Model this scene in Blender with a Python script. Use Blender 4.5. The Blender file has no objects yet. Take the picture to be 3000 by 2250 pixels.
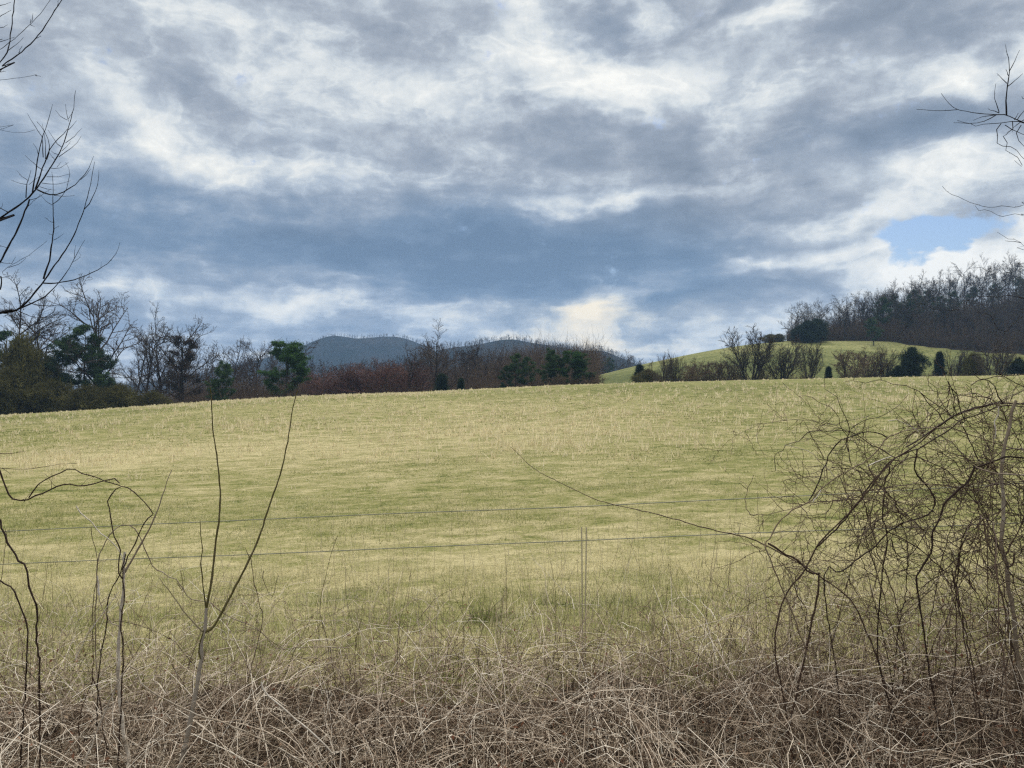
import bpy, math, random
import numpy as np
from mathutils import Vector

sc = bpy.context.scene
COL = sc.collection
R = math.radians
rng = np.random.default_rng(7)

# ------------------------------------------------------------------ camera
CAMZ = 1.6
cam = bpy.data.cameras.new("camera"); cam.lens = 27.0; cam.sensor_width = 36.0
cam.clip_start = 0.05; cam.clip_end = 9000
camo = bpy.data.objects.new("camera", cam); COL.objects.link(camo)
camo.location = (0, 0, CAMZ); camo.rotation_euler = (R(90), 0, 0)
sc.camera = camo

def P(sx, sy, d):
    """point on the photographed direction (3000x2250 pixels) at depth d metres"""
    return np.array(((sx-1500)/2250*d, d, CAMZ-(sy-1125)/2250*d))

# ------------------------------------------------------------------ light
SUN_EL, SUN_AZ = 40.0, 12.0            # degrees; azimuth from +Y towards +X
sun = bpy.data.lights.new("sun", 'SUN'); sun.energy = 2.8; sun.angle = R(10); sun.color = (1.0, .96, .88)
suno = bpy.data.objects.new("sun", sun); COL.objects.link(suno)
sd = Vector((math.cos(R(SUN_EL))*math.sin(R(SUN_AZ)), math.cos(R(SUN_EL))*math.cos(R(SUN_AZ)), math.sin(R(SUN_EL))))
suno.rotation_euler = sd.to_track_quat('Z', 'Y').to_euler()
suno.location = (0, 0, 60)
sc.view_settings.view_transform = 'Standard'; sc.view_settings.look = 'None'
sc.view_settings.exposure = 0.06; sc.view_settings.gamma = 1.0
try: sc.view_settings.use_curve_mapping = False
except Exception: pass
sc.cycles.max_bounces = 5; sc.cycles.diffuse_bounces = 3; sc.cycles.glossy_bounces = 1
sc.cycles.transmission_bounces = 1; sc.cycles.volume_bounces = 1; sc.cycles.transparent_max_bounces = 4
sc.cycles.use_denoising = False; sc.cycles.filter_width = 1.3; sc.cycles.sample_clamp_indirect = 1.5; sc.cycles.sample_clamp_direct = 6.0

class NT:
    def __init__(s, tree): s.t = tree; tree.nodes.clear()
    def n(s, typ, props=None, **inp):
        nd = s.t.nodes.new(typ)
        for k, v in (props or {}).items(): setattr(nd, k, v)
        for k, v in inp.items():
            key = int(k[1:]) if k[0] == '_' else k.replace('_', ' ')
            sock = nd.inputs[key]
            if isinstance(v, bpy.types.NodeSocket): s.t.links.new(v, sock)
            else: sock.default_value = v
        return nd
    def m(s, op, a, b=0.0, c=0.0, clamp=False):
        return s.n('ShaderNodeMath', dict(operation=op, use_clamp=clamp), _0=a, _1=b, _2=c).outputs[0]
    def ramp(s, fac, stops, mode='LINEAR'):
        nd = s.n('ShaderNodeValToRGB', None, Fac=fac); cr = nd.color_ramp; cr.interpolation = mode
        while len(cr.elements) < len(stops): cr.elements.new(.5)
        for e, (p, c) in zip(cr.elements, stops): e.position = p; e.color = (*c, 1) if len(c) == 3 else c
        return nd.outputs[0]
    def mix(s, f, a, b, bt='MIX'):
        nd = s.n('ShaderNodeMix', dict(data_type='RGBA', blend_type=bt))
        for k, v in ((0, f), (6, a), (7, b)):
            if isinstance(v, bpy.types.NodeSocket): s.t.links.new(v, nd.inputs[k])
            else: nd.inputs[k].default_value = v if k == 0 else (*v, 1)
        return nd.outputs[2]
    def link(s, a, b): s.t.links.new(a, b)

def srgb(r, g, b):
    f = lambda c: (c/255/12.92 if c/255 <= .04045 else ((c/255+.055)/1.055)**2.4)
    return (f(r), f(g), f(b))

world = bpy.data.worlds.new("World"); sc.world = world; world.use_nodes = True
def build_sky():
    w = NT(world.node_tree)
    tc = w.n('ShaderNodeTexCoord').outputs['Generated']
    sep = w.n('ShaderNodeSeparateXYZ', None, Vector=tc)
    X, Y, Z = sep.outputs
    az = w.m('ARCTAN2', X, Y); el = w.m('ARCSINE', Z)
    co = w.n('ShaderNodeCombineXYZ', None, X=az, Y=el).outputs[0]
    # cloud-deck plane coordinates (perspective of a flat cloud layer)
    zz = w.m('ADD', w.m('MAXIMUM', Z, 0.0), 0.10)
    pl = w.n('ShaderNodeCombineXYZ', None, X=w.m('DIVIDE', X, zz), Y=w.m('DIVIDE', Y, zz)).outputs[0]
    def noise(vec, scale, detail, rough, dist=0.0, out='Fac'):
        return w.n('ShaderNodeTexNoise', dict(noise_dimensions='3D'), Vector=vec, Scale=scale, Detail=detail, Roughness=rough, Distortion=dist).outputs[out]
    wv = w.n('ShaderNodeMapping', None, Vector=co, Scale=(1.0, 2.2, 1.0)).outputs[0]
    wc = noise(wv, 5.0, 4.5, .55, 0.0, 'Color')
    wsub = w.n('ShaderNodeVectorMath', dict(operation='SUBTRACT'), _0=wc, _1=(.5, .5, .5)).outputs[0]
    wmul = w.n('ShaderNodeVectorMath', dict(operation='MULTIPLY'), _0=wsub, _1=(.22, .11, 0)).outputs[0]
    wco = w.n('ShaderNodeVectorMath', dict(operation='ADD'), _0=co, _1=wmul).outputs[0]
    def blob(acc, sx, sy, rx, ry, rot, wt):
        tx, ty = (sx-1500)/2250, -(sy-1125)/2250
        a = math.atan(tx); e = math.atan(ty*math.cos(a))
        k = math.cos(a)
        mp = w.n('ShaderNodeMapping', dict(vector_type='TEXTURE'), Vector=wco, Location=(a, e, 0),
                 Rotation=(0, 0, R(-rot)), Scale=(rx/2250*k*k, ry/2250*k, 1)).outputs[0]
        g = w.n('ShaderNodeTexGradient', dict(gradient_type='SPHERICAL'), Vector=mp).outputs['Fac']
        return w.m('MULTIPLY_ADD', g, wt, acc)
    B = SKY_BLOBS
    acc = w.m('ADD', 0.50, 0.0)
    for b in B: acc = blob(acc, *b[:5], b[5]*(.86 if b[5] > 0 else 1.0))
    n1 = noise(pl, 1.25, 8.0, .60, 0.0)
    n2 = noise(w.n('ShaderNodeMapping', None, Vector=co, Scale=(1.0, 1.9, 1.0), Location=(3.1, 1.7, 0)).outputs[0], 11.0, 8.0, .60, .15)
    acc = w.m('ADD', acc, w.m('MULTIPLY', w.m('SUBTRACT', n1, .5), 1.0))
    acc = w.m('ADD', acc, w.m('MULTIPLY', w.m('SUBTRACT', n2, .5), 1.0))
    n3 = noise(w.n('ShaderNodeMapping', None, Vector=co, Scale=(1.0, 1.05, 1.0), Location=(1.3, 5.7, 0)).outputs[0], 20.0, 8.0, .66, 0.0)
    acc = w.m('ADD', acc, w.m('MULTIPLY', w.m('SUBTRACT', n3, .5), w.m('MULTIPLY', w.m('MAXIMUM', acc, .15), 1.1)))
    n4 = noise(w.n('ShaderNodeMapping', None, Vector=wco, Scale=(1.0, 1.8, 1.0), Location=(9.3, 2.7, 0)).outputs[0], 7.5, 7.0, .58, 0.0)
    rim = w.m('POWER', w.m('SUBTRACT', 1.0, w.m('MULTIPLY', w.m('ABSOLUTE', w.m('SUBTRACT', n4, .5)), 2.6), clamp=True), 5.0)
    acc = w.m('ADD', acc, w.m('MULTIPLY', w.m('SUBTRACT', rim, .3), w.m('MULTIPLY', w.m('MINIMUM', w.m('MAXIMUM', acc, 0.05), .8), .42)))
    acc = w.m('MULTIPLY', acc, .76)
    neutral = w.ramp(acc, [(0.0, srgb(124, 135, 150)), (.19, srgb(144, 154, 168)), (.34, srgb(166, 174, 185)),
                         (.47, srgb(190, 198, 206)), (.62, srgb(216, 221, 223)), (.78, srgb(232, 234, 232)), (1.0, srgb(252, 251, 245))])
    blue = w.ramp(acc, [(0.0, srgb(102, 124, 150)), (.19, srgb(119, 140, 165)), (.34, srgb(143, 159, 179)),
                         (.47, srgb(170, 183, 199)), (.62, srgb(206, 213, 218)), (.78, srgb(232, 233, 229)), (1.0, srgb(252, 250, 240))])
    bl = w.m('ADD', 0.0, 0.0)
    for b in SKY_BLUE: bl = blob(bl, *b)
    bl = w.m('ADD', bl, w.m('MULTIPLY', w.m('SUBTRACT', n1, .5), .5), clamp=True)
    cloud = w.mix(bl, neutral, blue)
    sky = w.n('ShaderNodeTexSky', dict(sky_type='NISHITA', sun_disc=False, sun_elevation=R(SUN_EL), sun_rotation=R(SUN_AZ),
              altitude=300.0, air_density=1.3, dust_density=.6, ozone_density=2.0)).outputs[0]
    skyc = w.mix(1.0, sky, (.060, .066, .082), 'MULTIPLY')
    hole = w.m('ADD', 0.0, 0.0)
    for b in SKY_HOLES: hole = blob(hole, *b)
    hole = w.m('ADD', hole, w.m('ADD', w.m('MULTIPLY', w.m('SUBTRACT', n2, .5), .9), w.m('MULTIPLY', w.m('SUBTRACT', n3, .5), 1.3)))
    holem = w.ramp(hole, [(.16, (0, 0, 0)), (.50, (1, 1, 1))], 'EASE')
    col = w.mix(holem, cloud, skyc)
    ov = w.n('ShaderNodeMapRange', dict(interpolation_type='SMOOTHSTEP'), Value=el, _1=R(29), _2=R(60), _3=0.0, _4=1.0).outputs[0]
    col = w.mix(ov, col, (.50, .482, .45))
    # overhead cloud deck, out of frame, boosted to light the ground (from CIE overcast)
    warm = w.m('MULTIPLY', blob(w.m('ADD', 0.0, 0.0), 1760, 940, 520, 120, 0, 1.3), acc, clamp=True)
    col = w.mix(warm, col, (1.10, .98, .80), 'MULTIPLY')
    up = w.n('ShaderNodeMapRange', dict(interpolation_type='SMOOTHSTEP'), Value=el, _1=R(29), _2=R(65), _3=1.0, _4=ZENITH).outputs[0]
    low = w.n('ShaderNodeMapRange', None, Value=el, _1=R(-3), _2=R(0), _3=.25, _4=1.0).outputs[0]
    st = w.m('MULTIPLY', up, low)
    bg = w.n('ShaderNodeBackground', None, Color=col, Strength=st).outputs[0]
    out = w.n('ShaderNodeOutputWorld', None, Surface=bg)
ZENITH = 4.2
# sx, sy, rx, ry, rotation (clockwise), weight
SKY_BLOBS = [
 (560, 30, 330, 130, 0, .30), (170, 190, 420, 160, 0, -.22), (600, 240, 480, 150, 18, -.22),
 (480, 390, 420, 130, 32, .62), (860, 500, 560, 75, -2, .42), (1000, 485, 200, 40, 0, .15),
 (930, 180, 330, 190, 20, .22), (1270, 285, 330, 80, 15, .40), (1390, 400, 220, 80, 0, .22),
 (950, 690, 1300, 230, 0, -.34), (150, 640, 600, 240, 0, -.24), (250, 865, 420, 50, 0, .34),
 (790, 892, 290, 40, 3, .62), (1150, 930, 480, 34, 3, .30), (980, 820, 280, 28, 0, .18), (600, 960, 900, 80, 0, -.15),
 (1540, 90, 150, 190, 0, .40), (1720, 90, 160, 160, 0, .05), (1870, 35, 110, 60, 30, .45),
 (1980, 45, 330, 110, 10, -.25), (2190, 60, 110, 60, 0, .40), (2290, 0, 110, 60, 30, .5),
 (2700, 40, 700, 160, 0, -.30), (1750, 255, 440, 120, 8, .70), (2020, 190, 450, 110, -15, .42),
 (2240, 300, 220, 130, -40, .65), (2735, 215, 200, 85, 0, .75), (2860, 250, 120, 60, 30, .35), (2980, 130, 120, 100, 0, .4),
 (2650, 345, 600, 130, 0, -.50), (1850, 385, 620, 95, 0, -.42), (2150, 540, 460, 150, 0, -.40), (1450, 480, 500, 110, 0, -.12),
 (1950, 555, 420, 45, -4, .62), (1590, 600, 220, 38, -5, .42), (1750, 745, 950, 180, 0, -.36), (1300, 800, 700, 120, 0, -.18),
 (2400, 640, 260, 45, -5, .32), (2830, 520, 480, 130, 5, .62), (2380, 745, 430, 50, -5, .62), (2200, 765, 200, 30, 0, .2),
 (2620, 760, 290, 150, 15, .60), (2930, 740, 300, 120, -10, .70), (2700, 870, 400, 120, -12, .35),
 (2230, 955, 360, 60, -15, .42), (1750, 918, 140, 90, -30, 1.05), (1560, 975, 330, 32, 0, .50), (1880, 935, 300, 36, 4, .25),
 (1930, 995, 230, 18, 0, .35), (1960, 872, 480, 60, 3, -.38), (2350, 815, 400, 55, -4, -.35), (1500, 1050, 1200, 60, 0, .10),
]
SKY_BLUE = [(900, 750, 1500, 380, 0, 1.15), (1800, 820, 900, 300, 0, .9), (100, 560, 700, 420, 0, .7), (1500, 1060, 1700, 120, 0, .6), (1760, 90, 260, 170, 0, .35), (2650, 380, 450, 130, 0, .5)]
SKY_HOLES = [(2735, 680, 220, 60, 4, .95), (2715, 735, 55, 80, 15, .7)]
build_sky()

# ------------------------------------------------------------------ materials
def mat(name):
    m = bpy.data.materials.new(name); m.use_nodes = True
    return m, NT(m.node_tree)

def finish(w, color, rough=.85, normal=None, spec=.15, trans=0.0):
    b = w.n('ShaderNodeBsdfPrincipled', None, Base_Color=color, Roughness=rough)
    b.inputs['Specular IOR Level'].default_value = spec
    if normal is not None: w.link(normal, b.inputs['Normal'])
    sh = b.outputs[0]
    if trans:
        t = w.n('ShaderNodeBsdfTranslucent', None, Color=color).outputs[0]
        sh = w.n('ShaderNodeMixShader', None, _0=trans, _1=sh, _2=t).outputs[0]
    w.n('ShaderNodeOutputMaterial', None, Surface=sh)

def tint_mat(name, stops, noise_scale=25, noise_amt=.25, rough=.85, trans=0.0, obj_random=0.0):
    """base colour from the per-stem 'tint' attribute with bark mottling"""
    m, w = mat(name)
    a = w.n('ShaderNodeAttribute', dict(attribute_name='tint')).outputs['Fac']
    if obj_random:
        r = w.n('ShaderNodeObjectInfo').outputs['Random']
        a = w.m('ADD', a, w.m('MULTIPLY', w.m('SUBTRACT', r, .5), obj_random))
    if noise_amt:
        tc = w.n('ShaderNodeTexCoord').outputs['Object']
        nz = w.n('ShaderNodeTexNoise', None, Vector=tc, Scale=noise_scale, Detail=3.0).outputs['Fac']
        a = w.m('ADD', a, w.m('MULTIPLY', w.m('SUBTRACT', nz, .5), noise_amt*2), clamp=True)
    finish(w, w.ramp(a, stops), rough, trans=trans)
    return m

M = {}
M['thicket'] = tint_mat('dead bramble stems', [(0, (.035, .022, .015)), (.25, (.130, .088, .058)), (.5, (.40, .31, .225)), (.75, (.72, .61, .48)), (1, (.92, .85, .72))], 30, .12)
M['deadgrass'] = tint_mat('dead grass straw', [(0, (.20, .145, .095)), (.5, (.36, .29, .20)), (1, (.60, .52, .38))], 10, .1, trans=.2)
M['cane'] = tint_mat('dark bramble cane bark', [(0, (.018, .010, .008)), (.4, (.070, .043, .029)), (.7, (.165, .120, .075)), (.85, (.26, .21, .15)), (1, (.62, .56, .47))], 40, .10, .7)
M['sapling'] = tint_mat('sapling bark', [(0, (.045, .035, .015)), (.35, (.105, .088, .030)), (.7, (.22, .185, .13)), (1, (.36, .32, .27))], 45, .14, .75)
M['twigdark'] = tint_mat('dark twig bark', [(0, (.008, .008, .010)), (1, (.035, .03, .03))], 30, .1, .8)
M['bark'] = tint_mat('grey bark', [(0, (.018, .014, .013)), (.5, (.045, .037, .033)), (1, (.15, .13, .115))], 3, .2, obj_random=.35)
M['twigs'] = tint_mat('bare twigs', [(0, (.020, .014, .012)), (.5, (.050, .037, .030)), (1, (.12, .093, .076))], 1, .1, obj_random=.5)
M['twigsred'] = tint_mat('reddish budding twigs', [(0, (.06, .028, .023)), (.5, (.105, .052, .040)), (1, (.20, .10, .08))], 1, .1, obj_random=.5)
M['twigsbrown'] = tint_mat('brown budding twigs', [(0, (.055, .035, .022)), (.5, (.115, .078, .050)), (1, (.20, .15, .10))], 1, .1, obj_random=.4)
M['needles'] = tint_mat('pine needles', [(0, (.012, .028, .013)), (.5, (.032, .066, .026)), (1, (.085, .14, .045))], .8, .3, trans=.2, obj_random=.3)
M['needlesgreen'] = tint_mat('bright pine needles', [(0, (.014, .038, .010)), (.5, (.042, .10, .022)), (1, (.11, .21, .045))], .8, .3, trans=.25, obj_random=.2)
M['needlesbrown'] = tint_mat('rusty pine needles', [(0, (.022, .018, .014)), (.5, (.05, .036, .026)), (1, (.09, .06, .04))], .8, .3, trans=.2)
M['cedar'] = tint_mat('cedar foliage', [(0, (.006, .013, .009)), (.5, (.014, .028, .016)), (1, (.045, .065, .030))], .8, .3, trans=.15, obj_random=.3)
M['olive'] = tint_mat('olive shrub leaves', [(0, (.030, .028, .010)), (.5, (.075, .068, .020)), (1, (.15, .14, .045))], .8, .3, trans=.2, obj_random=.3)
M['grass'] = tint_mat('pasture grass', [(0, (.105, .135, .036)), (.35, (.215, .230, .076)), (.65, (.365, .350, .165)), (1, (.66, .60, .37))], .35, .22, trans=.35)
M['stubble'] = tint_mat('pale straw stubble', [(0, (.50, .43, .25)), (1, (.90, .80, .55))], .5, .2, trans=.3)
M['wire'] = tint_mat('galvanised wire', [(0, (.16, .17, .12)), (1, (.30, .30, .22))], 20, .2, .5)
M['post'] = tint_mat('weathered stake', [(0, (.22, .20, .12)), (1, (.50, .45, .30))], 30, .3, .8)
M['leaf'] = tint_mat('withered leaves', [(0, (.14, .055, .03)), (.5, (.24, .13, .08)), (1, (.42, .33, .23))], 30, .2, .8, .2)

def ground_material():
    m, w = mat('pasture and woodland ground')
    tc = w.n('ShaderNodeTexCoord').outputs['Object']
    def nz(scale, detail=4.0, rough=.55, sx=1.0, sy=1.0, dist=0.0):
        v = w.n('ShaderNodeMapping', None, Vector=tc, Scale=(sx, sy, 1)).outputs[0]
        return w.n('ShaderNodeTexNoise', None, Vector=v, Scale=scale, Detail=detail, Roughness=rough, Distortion=dist).outputs['Fac']
    big = nz(.05, 5, .6, .45, 1.2, .5)
    mid = nz(.55, 5, .65, .45, 1.3, .3)
    fine = nz(4.0, 5, .7, .7, 1.0)
    ult = nz(22.0, 3, .7)
    dry = w.n('ShaderNodeAttribute', dict(attribute_name='dry')).outputs['Fac']
    hum = nz(1.5, 6, .72, .7, 1.1, .4)
    a = w.m('ADD', w.m('ADD', dry, w.m('MULTIPLY', w.m('SUBTRACT', hum, .5), 2.1)), w.m('MULTIPLY', w.m('SUBTRACT', big, .5), .32))
    a = w.m('ADD', a, w.m('MULTIPLY', w.m('SUBTRACT', mid, .5), .65))
    a = w.m('ADD', a, w.m('MULTIPLY', w.m('SUBTRACT', fine, .5), 1.1))
    a = w.m('ADD', w.m('MULTIPLY', w.m('SUBTRACT', nz(9.0, 5, .7), .5), .8), a)
    a = w.m('ADD', a, w.m('MULTIPLY', w.m('SUBTRACT', ult, .5), .9), clamp=True)
    c = w.ramp(a, [(0.0, (.055, .072, .020)), (.28, (.138, .150, .044)), (.50, (.222, .218, .080)), (.74, (.300, .270, .130)), (1, (.42, .37, .20))])
    shaded_litter = w.ramp(w.m('ADD', w.m('MULTIPLY', ult, .7), w.m('MULTIPLY', fine, .4), clamp=True), [(.3, (.010, .008, .006)), (.6, (.030, .022, .016)), (.85, (.09, .068, .05))])  # leaf litter, its colour darkened to stand for shade under the stems
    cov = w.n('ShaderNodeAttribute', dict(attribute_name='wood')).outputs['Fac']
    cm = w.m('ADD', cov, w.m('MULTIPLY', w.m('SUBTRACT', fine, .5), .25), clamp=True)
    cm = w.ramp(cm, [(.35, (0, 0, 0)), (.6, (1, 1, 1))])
    c = w.mix(cm, c, shaded_litter)
    h = w.m('ADD', w.m('ADD', w.m('MULTIPLY', hum, .16), w.m('MULTIPLY', fine, .10)), w.m('MULTIPLY', ult, .05))
    bp = w.n('ShaderNodeBump', None, Strength=.8, Distance=1.2, Height=h).outputs[0]
    finish(w, c, .95, bp, .05)
    return m
M['ground'] = ground_material()

def forest_slope_material():
    m, w = mat('wooded mountain slope')
    tc = w.n('ShaderNodeTexCoord').outputs['Object']
    a = w.n('ShaderNodeTexNoise', None, Vector=tc, Scale=.012, Detail=8.0, Roughness=.65).outputs['Fac']
    v = w.n('ShaderNodeTexNoise', None, Vector=tc, Scale=.12, Detail=4.0).outputs['Fac']
    f = w.m('ADD', w.m('MULTIPLY', a, .7), w.m('MULTIPLY', v, .3))
    c = w.ramp(f, [(.35, (.010, .018, .018)), (.5, (.022, .026, .026)), (.65, (.042, .040, .038))])
    bp = w.n('ShaderNodeBump', None, Strength=.5, Distance=12.0, Height=v).outputs[0]
    finish(w, c, .95, bp, .0)
    return m
M['slope'] = forest_slope_material()

# ------------------------------------------------------------------ mesh helpers
class Mesher:
    """collects tubes (grouped by point count) and loose triangles, builds one mesh"""
    def __init__(s): s.V = []; s.F4 = []; s.F3 = []; s.T = []; s.n = 0
    def tubes(s, pts, rad, tint, sides=3):
        pts = np.asarray(pts, float)
        if pts.ndim == 2: pts = pts[None]
        N, K, _ = pts.shape
        rad = np.broadcast_to(np.asarray(rad, float), (N, K))
        tint = np.asarray(tint, float)
        if tint.ndim == 0: tint = np.full((N, K), float(tint))
        elif tint.ndim == 1 and len(tint) == N and N != 1: tint = np.repeat(tint[:, None], K, 1)
        else: tint = np.broadcast_to(tint, (N, K))
        d = np.gradient(pts, axis=1)
        d /= np.linalg.norm(d, axis=2, keepdims=True)+1e-9
        mean = d.mean(1, keepdims=True)
        ref = np.zeros_like(mean); ax = np.abs(mean).argmin(2)
        np.put_along_axis(ref, ax[..., None], 1.0, 2)
        u = np.cross(d, np.broadcast_to(ref, d.shape)); u /= np.linalg.norm(u, axis=2, keepdims=True)+1e-9
        v = np.cross(d, u)
        th = np.arange(sides)/sides*2*np.pi
        ring = u[:, :, None]*np.cos(th)[None, None, :, None]+v[:, :, None]*np.sin(th)[None, None, :, None]
        vv = pts[:, :, None]+ring*rad[:, :, None, None]
        s.V.append(vv.reshape(-1, 3)); s.T.append(np.repeat(tint.reshape(-1), sides))
        base = s.n+(np.arange(N)[:, None, None]*K+np.arange(K-1)[None, :, None])*sides
        i = np.arange(sides)[None, None]; j = (i+1) % sides
        f = np.stack([base+i, base+j, base+sides+j, base+sides+i], -1).reshape(-1, 4)
        s.F4.append(f); s.n += N*K*sides
    def tris(s, v, tint):
        v = np.asarray(v, float).reshape(-1, 3, 3)
        s.V.append(v.reshape(-1, 3)); s.T.append(np.repeat(np.broadcast_to(tint, (len(v),)), 3))
        s.F3.append(s.n+np.arange(len(v)*3).reshape(-1, 3)); s.n += len(v)*3
    def grid(s, v, tint=0.5):
        a, b, _ = v.shape
        s.V.append(v.reshape(-1, 3)); s.T.append(np.broadcast_to(np.asarray(tint, float), (a, b)).reshape(-1).copy())
        i = s.n+(np.arange(a-1)[:, None]*b+np.arange(b-1)[None])
        s.F4.append(np.stack([i, i+1, i+b+1, i+b], -1).reshape(-1, 4)); s.n += a*b
    def mesh(s, name, material, smooth=True):
        me = bpy.data.meshes.new(name)
        V = np.concatenate(s.V).astype(np.float32)
        F4 = np.concatenate(s.F4) if s.F4 else np.zeros((0, 4), int)
        F3 = np.concatenate(s.F3) if s.F3 else np.zeros((0, 3), int)
        me.vertices.add(len(V)); me.vertices.foreach_set('co', V.ravel())
        loops = np.concatenate([F4.ravel(), F3.ravel()]).astype(np.int32)
        me.loops.add(len(loops)); me.loops.foreach_set('vertex_index', loops)
        nf = len(F4)+len(F3); me.polygons.add(nf)
        st = np.concatenate([np.arange(len(F4))*4, len(F4)*4+np.arange(len(F3))*3]).astype(np.int32)
        me.polygons.foreach_set('loop_start', st)
        if smooth: me.polygons.foreach_set('use_smooth', np.ones(nf, bool))
        me.update(calc_edges=True)
        at = me.attributes.new('tint', 'FLOAT', 'POINT'); at.data.foreach_set('value', np.concatenate(s.T).astype(np.float32))
        me.materials.append(material)
        return me

def obj(name, me, parent=None):
    o = bpy.data.objects.new(name, me); COL.objects.link(o); o.parent = parent
    return o
def tag(o, label=None, cat=None, group=None, kind=None):
    if label: o['label'] = label
    if cat: o['category'] = cat
    if group: o['group'] = group
    if kind: o['kind'] = kind
    return o
def empty(name, loc=(0, 0, 0)):
    o = bpy.data.objects.new(name, None); COL.objects.link(o); o.location = loc; o.empty_display_size = .2
    return o

def smooth_path(pts, K):
    """Catmull-Rom resample of a polyline to K points"""
    p = np.asarray(pts, float)
    if len(p) == 2: return p[0]+(p[1]-p[0])*np.linspace(0, 1, K)[:, None]
    q = np.vstack([2*p[0]-p[1], p, 2*p[-1]-p[-2]])
    seg = np.linalg.norm(np.diff(p, axis=0), axis=1); cum = np.r_[0, np.cumsum(seg)]
    t = np.linspace(0, cum[-1], K); i = np.clip(np.searchsorted(cum, t, 'right')-1, 0, len(p)-2)
    u = ((t-cum[i])/(seg[i]+1e-9))[:, None]
    a, b, c, d = q[i], q[i+1], q[i+2], q[i+3]
    return .5*((2*b)+(-a+c)*u+(2*a-5*b+4*c-d)*u**2+(-a+3*b-3*c+d)*u**3)

# ------------------------------------------------------------------ terrain
def vnoise(x, y, scale, seed):
    r = np.random.default_rng(seed); G = r.random((64, 64))
    u, v = x/scale, y/scale; i, j = np.floor(u).astype(int), np.floor(v).astype(int)
    fu, fv = u-i, v-j; fu = fu*fu*(3-2*fu); fv = fv*fv*(3-2*fv)
    g = lambda a, b: G[a % 64, b % 64]
    return (g(i, j)*(1-fu)*(1-fv)+g(i+1, j)*fu*(1-fv)+g(i, j+1)*(1-fu)*fv+g(i+1, j+1)*fu*fv)-.5
K2 = 3000/2212
crestX = np.array([-400, 0, 200, 440, 660, 900, 1000, 1200, 1400, 1700, 1900, 2212, 2600])*K2
crestY = np.array([935, 897, 885, 868, 855, 847, 842, 832, 826, 819, 815, 810, 806])*K2
YC = 80.0
crest_t = (crestX-1500)/2250
crest_z = CAMZ-(crestY-1125)/2250*YC
tab_y = np.array([130, 160, 200, 235, 260, 300, 360, 450, 700, 1200, 2600.])
tab = [  # column in 2212-wide photo coordinates, heights at tab_y
 (-400, [-6, -6.5, -7, -7, -7, -8, -9, -12, -22, -25, -2]),
 (0,    [-5.5, -6.5, -7, -7, -7, -8, -9, -12, -22, -25, -2]),
 (400,  [-5, -6, -6.5, -6.5, -7, -8, -9, -12, -22, -25, -2]),
 (700,  [-4, -5, -5.5, -6, -6, -7, -8, -11, -20, -25, -2]),
 (950,  [-3, -3.5, -3.5, -4, -5, -6, -8, -11, -20, -25, -2]),
 (1080, [-2, -1.5, 1.2, 1.4, 0, -3, -6, -10, -20, -25, -2]),
 (1200, [-1, -.5, 1.5, 1.6, .5, -2, -5, -9, -18, -25, -2]),
 (1300, [-.5, 1.0, 3.0, 4.2, 4.9, 3.5, -1, -8, -18, -25, -2]),
 (1400, [.5, 1.6, 4.8, 7.2, 8.5, 8.6, 5, -2, -16, -25, -2]),
 (1500, [.6, 1.9, 6.2, 9.8, 12.0, 12.6, 10, 3, -14, -25, -2]),
 (1600, [.7, 2.2, 7.5, 11.8, 14.8, 16.0, 14, 8, -12, -25, -2]),
 (1700, [.8, 2.4, 8.0, 13.0, 16.2, 18.0, 18, 14, -8, -25, -2]),
 (1850, [.9, 2.4, 7.4, 12.6, 16.2, 21.0, 24, 22, 0, -25, -2]),
 (2000, [.9, 2.2, 6.2, 10.8, 15.5, 24.0, 31, 31, 5, -25, -2]),
 (2212, [.8, 1.9, 5.2, 9.4, 15.0, 27.0, 41, 43, 10, -25, -2]),
 (2600, [.8, 1.9, 5.2, 9.4, 15.0, 28.0, 44, 50, 15, -25, -2]),
]
tab_t = np.array([(c*K2-1500)/2250 for c, _ in tab]); tab_z = np.array([z for _, z in tab], float)
FT = np.linspace(-1.0, 1.1, 260); FY = np.concatenate([np.arange(80, 460, 4.0), np.geomspace(460, 2600, 40)])
def build_table():
    zc = np.interp(FT, crest_t, crest_z); sl = (zc-CAMZ)/YC
    out = np.zeros((len(FT), len(FY)))
    for a in range(len(FT)):
        col = np.array([np.interp(FT[a], tab_t, tab_z[:, k]) for k in range(len(tab_y))])
        ys = np.r_[80, 90, 102, tab_y]; zs = np.r_[zc[a], zc[a]+sl[a]*10-.22, zc[a]+sl[a]*22-1.1, col]
        h = np.diff(ys); dl = np.diff(zs)/h; m = np.zeros(len(ys))
        m[1:-1] = np.where(dl[1:]*dl[:-1] > 0, 2*dl[1:]*dl[:-1]/(dl[1:]+dl[:-1]+1e-12*np.sign(dl[1:]+dl[:-1]+1e-12)), 0); m[0] = sl[a]; m[-1] = dl[-1]
        i = np.clip(np.searchsorted(ys, FY, 'right')-1, 0, len(ys)-2); u = (FY-ys[i])/h[i]
        out[a] = (2*u**3-3*u**2+1)*zs[i]+(u**3-2*u**2+u)*h[i]*m[i]+(-2*u**3+3*u**2)*zs[i+1]+(u**3-u**2)*h[i]*m[i+1]
    k = np.exp(-(np.arange(-6, 7)/3.0)**2); k /= k.sum()
    pad = np.pad(out, ((6, 6), (0, 0)), 'edge'); sm = sum(k[q]*pad[q:q+len(FT)] for q in range(13))
    wgt = np.clip((FY-100)/20, 0, 1)[None]
    return out*(1-wgt)+sm*wgt
TAB = build_table()
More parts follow.
